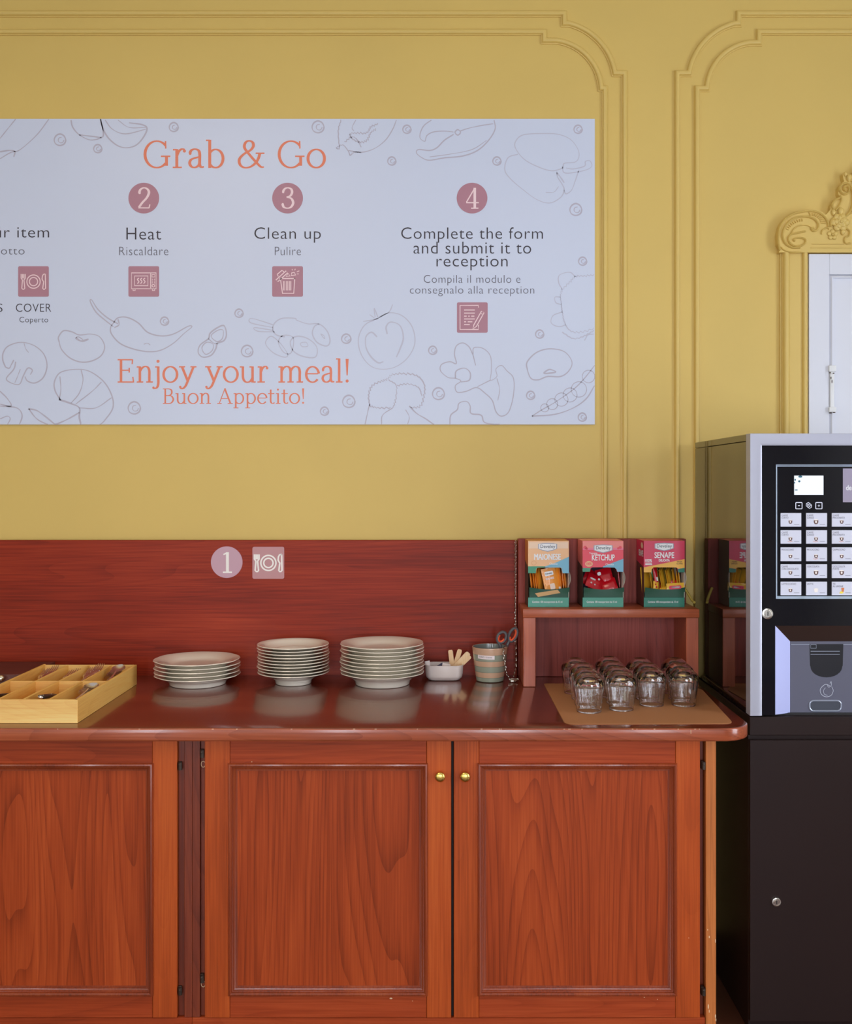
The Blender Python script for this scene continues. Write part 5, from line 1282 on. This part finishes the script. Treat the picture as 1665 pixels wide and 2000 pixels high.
# ------------------------------------------------------------------ coffee machine
YF = 2.833
def fx(px, Y=YF): return PX(px, Y)
def fz(py, Y=YF): return PZ(py, Y)
MXL = .8512; MXC = fx(1615); MXR = 2 * MXC - MXL
M_gloss = mat('gloss_black_side', A(26, 20, 18, 1), 0.04, spec=.6, coat=.5, Coat_Roughness=.02)
M_front = mat('gloss_black_front', A(20, 20, 26, 1), 0.07, spec=.5)
M_silver = mat('brushed_silver', A(166, 166, 178), 0.34, .3)
M_key = mat('silver_white_key', A(196, 196, 208), 0.3)
M_print = mat('key_dark_print', A(84, 80, 92), 0.5); M_coffee = mat('coffee_cup_print', A(92, 62, 56), 0.5); M_cupw = mat('cup_light_print', A(226, 214, 206), .5); M_amber = mat('tea_print', A(196, 110, 60), .5); M_lem = mat('lemon_print', A(228, 200, 70), .5)
M_flap = mat('smoky_flap', A(92, 92, 106, 1.2), 0.20, coat=.3); M_noz = mat('nozzle_dark', A(26, 26, 32, 1), 0.3)
M_edge = mat('painted_light_bevel', A(176, 190, 204), 0.16, .25); M_bevel = mat('painted_sheen_bevel', A(168, 172, 214), 0.25, .15, coat=.4)  # bluish white base colours imitate window light on the keypad and bay bevels
M_screen = mat('lit_screen', (0.02, 0.02, 0.03, 1), 0.2, Emission_Color=(.86, .93, 1.0, 1), Emission_Strength=1.5)
M_teal = mat('screen_teal', (0.01, 0.02, 0.03, 1), 0.3, Emission_Color=(.03, .22, .34, 1), Emission_Strength=.6)
M_lockm = mat('lock_metal', (.72, .68, .62, 1), 0.2, 1.0); M_hole = mat('key_slot', A(22, 18, 18, 1), .5)
M_lines = mat('pale_outline_print', A(206, 208, 220), .4)
cm = thing('coffee_machine', 'black and silver bean-to-cup coffee vending machine with lit screen at the right edge', 'coffee machine', ((MXL + MXR) / 2, 3.15, PZ(1437, 2.84)))
zt = fz(846.5); zbot = fz(1398); zlid = fz(861.5, 2.871)
MB().box(MXL, MXR, 2.8712, 3.45, zbot, zlid - .0012, .0012, 1).build('body', M_gloss, cm, sm=0)
MB().box(MXL, MXR, 2.8712, 3.45, zlid, zt - .0005, .0015, 2).build('lid', M_gloss, cm, sm=0)
wfr = 23.5 * YF / 2000
path = [(MXL, zbot), (MXL, zt), (MXR, zt), (MXR, zbot)]
prof = [(0, -.0385), (0, -.0008), (-.0012, .0), (-wfr * .8, -.0008), (-wfr, -.003), (-wfr, -.016)]
MB().sweep(path, prof, YF).build('silver_frame', M_silver, cm, sm=20)
# glossy front plate with openings for the keypad and the cup bay
PFY = YF + .009
def q2(px, py): return (fx(px, PFY), fz(py, PFY))
x0, x1 = MXL + wfr - .001, MXR - wfr + .001
mir = lambda p: 2 * 1615 - p
kx0, kx1, ky0, ky1 = 1516.5, mir(1516.5), 907, 1169.5
bx0, bx1, by0, by1 = 1515, mir(1515), 1222, 1398
zf0 = zbot
hole1 = [q2(kx0, ky0), q2(kx1, ky0), q2(kx1, ky1), q2(kx0, ky1)]
hole2z = fz(by0, PFY)
poly = [(x0, zf0), (fx(bx0, PFY), zf0), (fx(bx0, PFY), hole2z), (fx(bx1, PFY), hole2z), (fx(bx1, PFY), zf0), (x1, zf0), (x1, zt - wfr + .001), (x0, zt - wfr + .001)]
fp = MB().prism(poly, PFY, PFY + .004, [hole1]).build('front_panel', M_front, cm, sm=0)
# keypad recess
KY = PFY + .010
ka = q2(kx0, ky1); kb = q2(kx1, ky0); d_ = .0065
kp = MB().box(ka[0] + d_, kb[0] - d_, KY, KY + .006, ka[1] + d_, kb[1] - d_).build('keypad_plate', M_front, cm, sm=0)
MB().sweep([(ka[0], ka[1]), (ka[0], kb[1]), (kb[0], kb[1]), (kb[0], ka[1])], [(0, 0), (-d_, -.010)], PFY, closed=True).build('keypad_bevel', M_edge, kp, sm=0)
def k2(px, py): return (PX(px, KY), PZ(py, KY))
def kbb(x0, y0, x1, y1): a = k2(x0, y1); b = k2(x1, y0); return (a[0], a[1], b[0], b[1])
a = kbb(1552, 929, 1609, 966.6)
scr = MB().box(a[0], a[2], KY - .001, KY, a[1], a[3]).build('display', M_screen, cm, sm=0)
mb = MB(); SYk = KY - .0014
for (x, y, r, sx, sy) in ((1564, 931, 2.6, 1.6, .8), (1554, 937, 1.8, .8, 1.2), (1562, 940, 2.0, 1.2, 1), (1553, 943, 1.4, 1, 1), (1556, 957, 1.6, 2, .7)):
    mb.disc(PX(x, SYk), PZ(y, SYk), r * sx * SYk / 2000, SYk, 14, r * sy * SYk / 2000)
mb.build('screen_graphic', M_teal, scr, sm=0)
a = kbb(1647, 915, 1713, 981)
lg = MB().box(a[0], a[2], KY - .001, KY, a[1], a[3]).build('brand_plate', mat('mauve_grey_plate', A(142, 132, 150), .35), cm, sm=0)
mb = MB(); text_into(mb, 'del', kbb(1653, 947.5, 1666, 957.5), KY - .0014, .012); mb.build('plate_lettering', M_bwhite, lg, sm=0)
LW = 1.5 * KY / 2000
for px, sign_ in ((1561, '-'), (1600, '+')):
    c = k2(px, 987.6); s = 6.7 * KY / 2000
    o = MB().box(c[0] - s, c[0] + s, KY - .0008, KY, c[1] - s, c[1] + s).build('adjust_key', M_front, cm, sm=0)
    mb = MB(); mb.ribbon(rrect(c[0] - s * .92, c[1] - s * .92, c[0] + s * .92, c[1] + s * .92, s * .2), LW, KY - .0012, True)
    mb.ribbon([(c[0] - s * .3, c[1]), (c[0] + s * .3, c[1])], LW, KY - .0012)
    if sign_ == '+': mb.ribbon([(c[0], c[1] - s * .3), (c[0], c[1] + s * .3)], LW, KY - .0012)
    mb.build('key_outline', M_lines, o, sm=0)
c = k2(1580.5, 987.3); mb = MB(); s = 5.4 * KY / 2000
for dx, dz in ((-.2, .25), (.25, -.2)):
    hx = [(c[0] + dx * s + s * .85 * cos(i * pi / 3 + .5), c[1] + dz * s + s * .85 * sin(i * pi / 3 + .5)) for i in range(6)]
    mb.ribbon(hx, LW * .8, KY - .0008, True)
    mb.ribbon([(c[0] + dx * s, c[1] + dz * s), hx[0]], LW * .7, KY - .0008); mb.ribbon([(c[0] + dx * s, c[1] + dz * s), hx[2]], LW * .7, KY - .0008)
mb.build('sugar_symbol', M_lines, kp, sm=0)
TX = [[('CAFFÈ', 'CORTO'), ('CAFFÈ', 'LUNGO'), ('CAFFÈ', 'MACCHIATO')], [('CAFFÈ', 'CORTO'), ('CAFFÈ', 'LUNGO'), ('CAFFÈ', 'MACCHIATO')], [('MOCACCINO',), ('MOCACCINO',), ('CAPPUCCINO',)], [('CAFFÈ', 'CON CIOCCOLATO'), ('CIOCCOLATA',), ('CIOCCOLATA', 'FORTE')], [('LATTE E CACAO',), ('LATTE',), ('TÈ', 'AL LIMONE')]]
WD = {'CAFFÈ': 12, 'CORTO': 13, 'LUNGO': 13.5, 'MACCHIATO': 23, 'MOCACCINO': 23.5, 'CAPPUCCINO': 24, 'CON CIOCCOLATO': 33, 'CIOCCOLATA': 24, 'FORTE': 12, 'LATTE E CACAO': 28, 'LATTE': 12, 'TÈ': 5, 'AL LIMONE': 20}
ROWY = [(1002, 1028.7), (1035.5, 1062), (1069, 1096), (1102, 1129), (1136, 1162.4)]
COLX = [(1525, 1565.5), (1574.8, 1615.8), (1625, 1665.8)]
KB = KY - .0022; KT = KB - .0003
for r, (ya, yb) in enumerate(ROWY):
    for c_i, (xa, xb) in enumerate(COLX):
        a = kbb(xa, ya, xb, yb)
        bt = MB().box(a[0], a[2], KB, KY, a[1], a[3], .0006, 1).build('selection_button', M_key, cm, sm=0)
        mb = MB()
        for li, t in enumerate(TX[r][c_i]):
            y0_ = ya + 2.8 + li * 4.6; x_ = xa + 2.6
            p = (PX(x_, KT), PZ(y0_ + 3.5, KT), PX(x_ + WD[t], KT), PZ(y0_ - (.8 if 'È' in t else 0), KT)); text_into(mb, t, p, KT, .0, 1.0)
        mb.ribbon([(PX(xb - 14, KT), PZ(yb - 4.5, KT)), (PX(xb - 3.5, KT), PZ(yb - 4.5, KT))], .0009, KT)
        mb.build('button_lettering', M_print, bt, sm=0)
        cxp, cyp = (xa + xb) / 2 - .5, yb - (9.5 if r != 3 else 10.5)
        def kq(x, y): return (PX(cxp + x, KT), PZ(cyp + y, KT))
        mb = MB(); big = 1.25 if (r, c_i) in ((0, 1), (3, 1), (3, 2)) else 1.0
        tea = (r, c_i) == (4, 2); pale = (r, c_i) == (4, 1)
        if tea:
            mb.cur = 2; mb.poly([kq(-1, -5), kq(5, -5), kq(4, 3), kq(0, 3)], KT); mb.cur = 3; mb.poly([kq(-5, 6), kq(-2, 1.5), kq(2, 3), kq(4, 5), kq(0, 6.5)], KT - .0003)
        else:
            mb.cur = 1; mb.disc(*kq(0, -2.6 * big), 3.6 * big * KT / 2000, KT, 16, 1.5 * big * KT / 2000)
            if not pale:
                mb.cur = 0; mb.poly([kq(-3.7 * big, -2.4 * big), kq(3.7 * big, -2.4 * big), kq(3.2 * big, 1.6 * big), kq(1.6 * big, 3.6 * big), kq(-1.6 * big, 3.6 * big), kq(-3.2 * big, 1.6 * big)], KT - .0002)
                mb.cur = 1; mb.disc(*kq(-.2, .2), 1.5 * big * KT / 2000, KT - .0004, 12, 1.9 * big * KT / 2000)
                if r == 1 or (r == 2 and c_i == 1): mb.cur = 2; mb.ribbon([kq(-5.5, 5), kq(-1, 5.8), kq(4, 4.6)], .0010, KT)
            else: mb.cur = 1; mb.poly([kq(-4, -2.5), kq(4, -2.5), kq(3, 4), kq(-3, 4)], KT - .0002)
        mb.build('cup_picture', [M_coffee, M_cupw, M_amber, M_lem], bt, sm=0)
def lock(px, py, Y, r, parent):
    R = r * Y / 2000; c = W(px, py, Y)
    mb = MB().lathe([(.0001, .0065), (R * .48, .0065), (R * .5, .0048), (R * .66, .0048), (R * .72, .0062), (R * .92, .0056), (R, .0030), (R, 0)], 32)
    mb.xf(Matrix.Translation(c) @ Matrix.Rotation(pi / 2, 4, 'X')); o = mb.build('door_lock', M_lockm, parent)
    MB().box(c.x - R * .07, c.x + R * .10, c.y - .0069, c.y - .0064, c.z - R * .36, c.z + R * .36).build('keyhole', M_hole, o, sm=0)
lock(1499, 1198.3, PFY, 11.3, cm)
# cup bay: bevelled surround and smoky flap
FY = PFY + .024
fa = (PX(1544, FY), PZ(1393.5, FY)); fb = (2 * MXC - fa[0], PZ(1252.5, FY))
ba = q2(bx0, by0); bb_ = q2(bx1, by0)
bay = MB(); bay.cur = 0
bay.add([(ba[0], PFY, ba[1]), (ba[0], PFY, zbot + .001), (fa[0], FY, zbot + .001), (fa[0], FY, fb[1])], [(0, 1, 2, 3)])
bay.add([(bb_[0], PFY, ba[1]), (bb_[0], PFY, zbot + .001), (fb[0], FY, zbot + .001), (fb[0], FY, fb[1])], [(3, 2, 1, 0)])
bay.cur = 1; bay.add([(ba[0], PFY, ba[1]), (fa[0], FY, fb[1]), (fb[0], FY, fb[1]), (bb_[0], PFY, ba[1])], [(0, 1, 2, 3)])
bay.build('bay_bevel', [M_bevel, mat('bay_top_brown', A(54, 38, 32, 1), .3)], cm, sm=0)
fl = MB().box(fa[0] + .0006, fb[0] - .0006, FY, FY + .003, fa[1], fb[1], .0008, 1).build('cup_flap', M_flap, cm, sm=0)
F2 = FY - .0004
def f2(px, py): return (PX(px, F2), PZ(py, F2))
pl_ = [f2(1582, 1258), f2(1648, 1258), f2(1647, 1300)] + [f2(1615 + 31 * cos(radians(a)), 1302 + 21 * sin(radians(a))) for a in range(0, 181, 15)] + [f2(1583, 1300)]
MB().poly(pl_, F2).build('nozzle_window', M_noz, fl, sm=0)
mb = MB()
for yy, xa, xb in ((1258.5, 1546, 1582), (1258.5, 1648, 1684), (1278, 1584, 1641), (1272, 1584, 1641)): mb.ribbon([f2(xa, yy), f2(xb, yy)], .0012, F2 - .0004)
mb.ribbon([f2(1584, 1259), f2(1595, 1259), f2(1595, 1266), f2(1584, 1266)], .0012, F2 - .0004, True)
mb.build('flap_edge_line', mat('pale_grey_line', A(150, 156, 170), .3), fl, sm=0)
mb = MB()
fl_pts = [(1621, 1339), (1612, 1337), (1603, 1346), (1605, 1356), (1614, 1361), (1624, 1358), (1628, 1349), (1625, 1341)]
mb.tube([Vector((*f2(*p)[:1], F2 - .0004, f2(*p)[1])) for p in [(q_.x, q_.y) for q_ in smooth([(a, b, 0) for a, b in fl_pts])]], .0009, 6)
mb.tube([Vector((f2(*p)[0], F2 - .0004, f2(*p)[1])) for p in [(q_.x, q_.y) for q_ in smooth([(1616, 1337, 0), (1619, 1342, 0), (1624, 1339, 0), (1624, 1331, 0), (1622, 1335, 0)])]], .0008, 6)
mb.tube([Vector((f2(*p)[0], F2 - .0004, f2(*p)[1])) for p in [(q_.x, q_.y) for q_ in smooth([(1613, 1343, 0), (1609, 1349, 0), (1611, 1356, 0), (1617, 1358, 0)])]], .0007, 6)
mb.build('flame_emblem', mat('embossed_grey', A(196, 200, 214), .2, .3), fl)
hp = rrect(*(f2(1582, 1388.5) + f2(1643.5, 1368.5)), 8 * F2 / 2000, 6)
MB().tube([Vector((x, F2, z)) for x, z in hp], .0024, 8, True, 1, (0, 1, 0)).build('flap_grip', mat('grip_rim', A(150, 156, 170), .2, .4), fl)
MB().poly(hp, F2 - .0002).build('grip_recess', mat('grip_recess_grey', A(70, 74, 84, 1), .3), fl, sm=0)
M_pedb = mat('black_stand_enamel', A(36, 24, 22, 1.2), 0.34, spec=.26, var=.1)
MB().box(MXL + .001, MXR - .001, 2.840, 3.44, PZ(1437, 2.84) + .001, zbot - .0045, .002, 2).build('base_slab', M_pedb, cm, sm=0)
MB().box(MXL + .012, MXR - .012, 2.862, 3.42, zbot - .0048, zbot + .002).build('shadow_gap', M_hole, cm, sm=0)
ps = thing('machine_stand', 'tall black enamelled cabinet stand under the coffee machine', 'stand', ((MXL + MXR) / 2, 3.15, 0))
zpt = PZ(1437, 2.84)
MB().box(MXL, MXR, 2.852, 3.44, 0.0005, zpt, .002, 2).build('stand_body', M_pedb, ps, sm=0)
MB().box(MXL, MXR, 2.834, 2.8515, .03, PZ(1446, 2.834), .002, 2).build('stand_door', M_pedb, ps, sm=0)
lock(1516.3, 1760.6, 2.834, 9.2, ps)
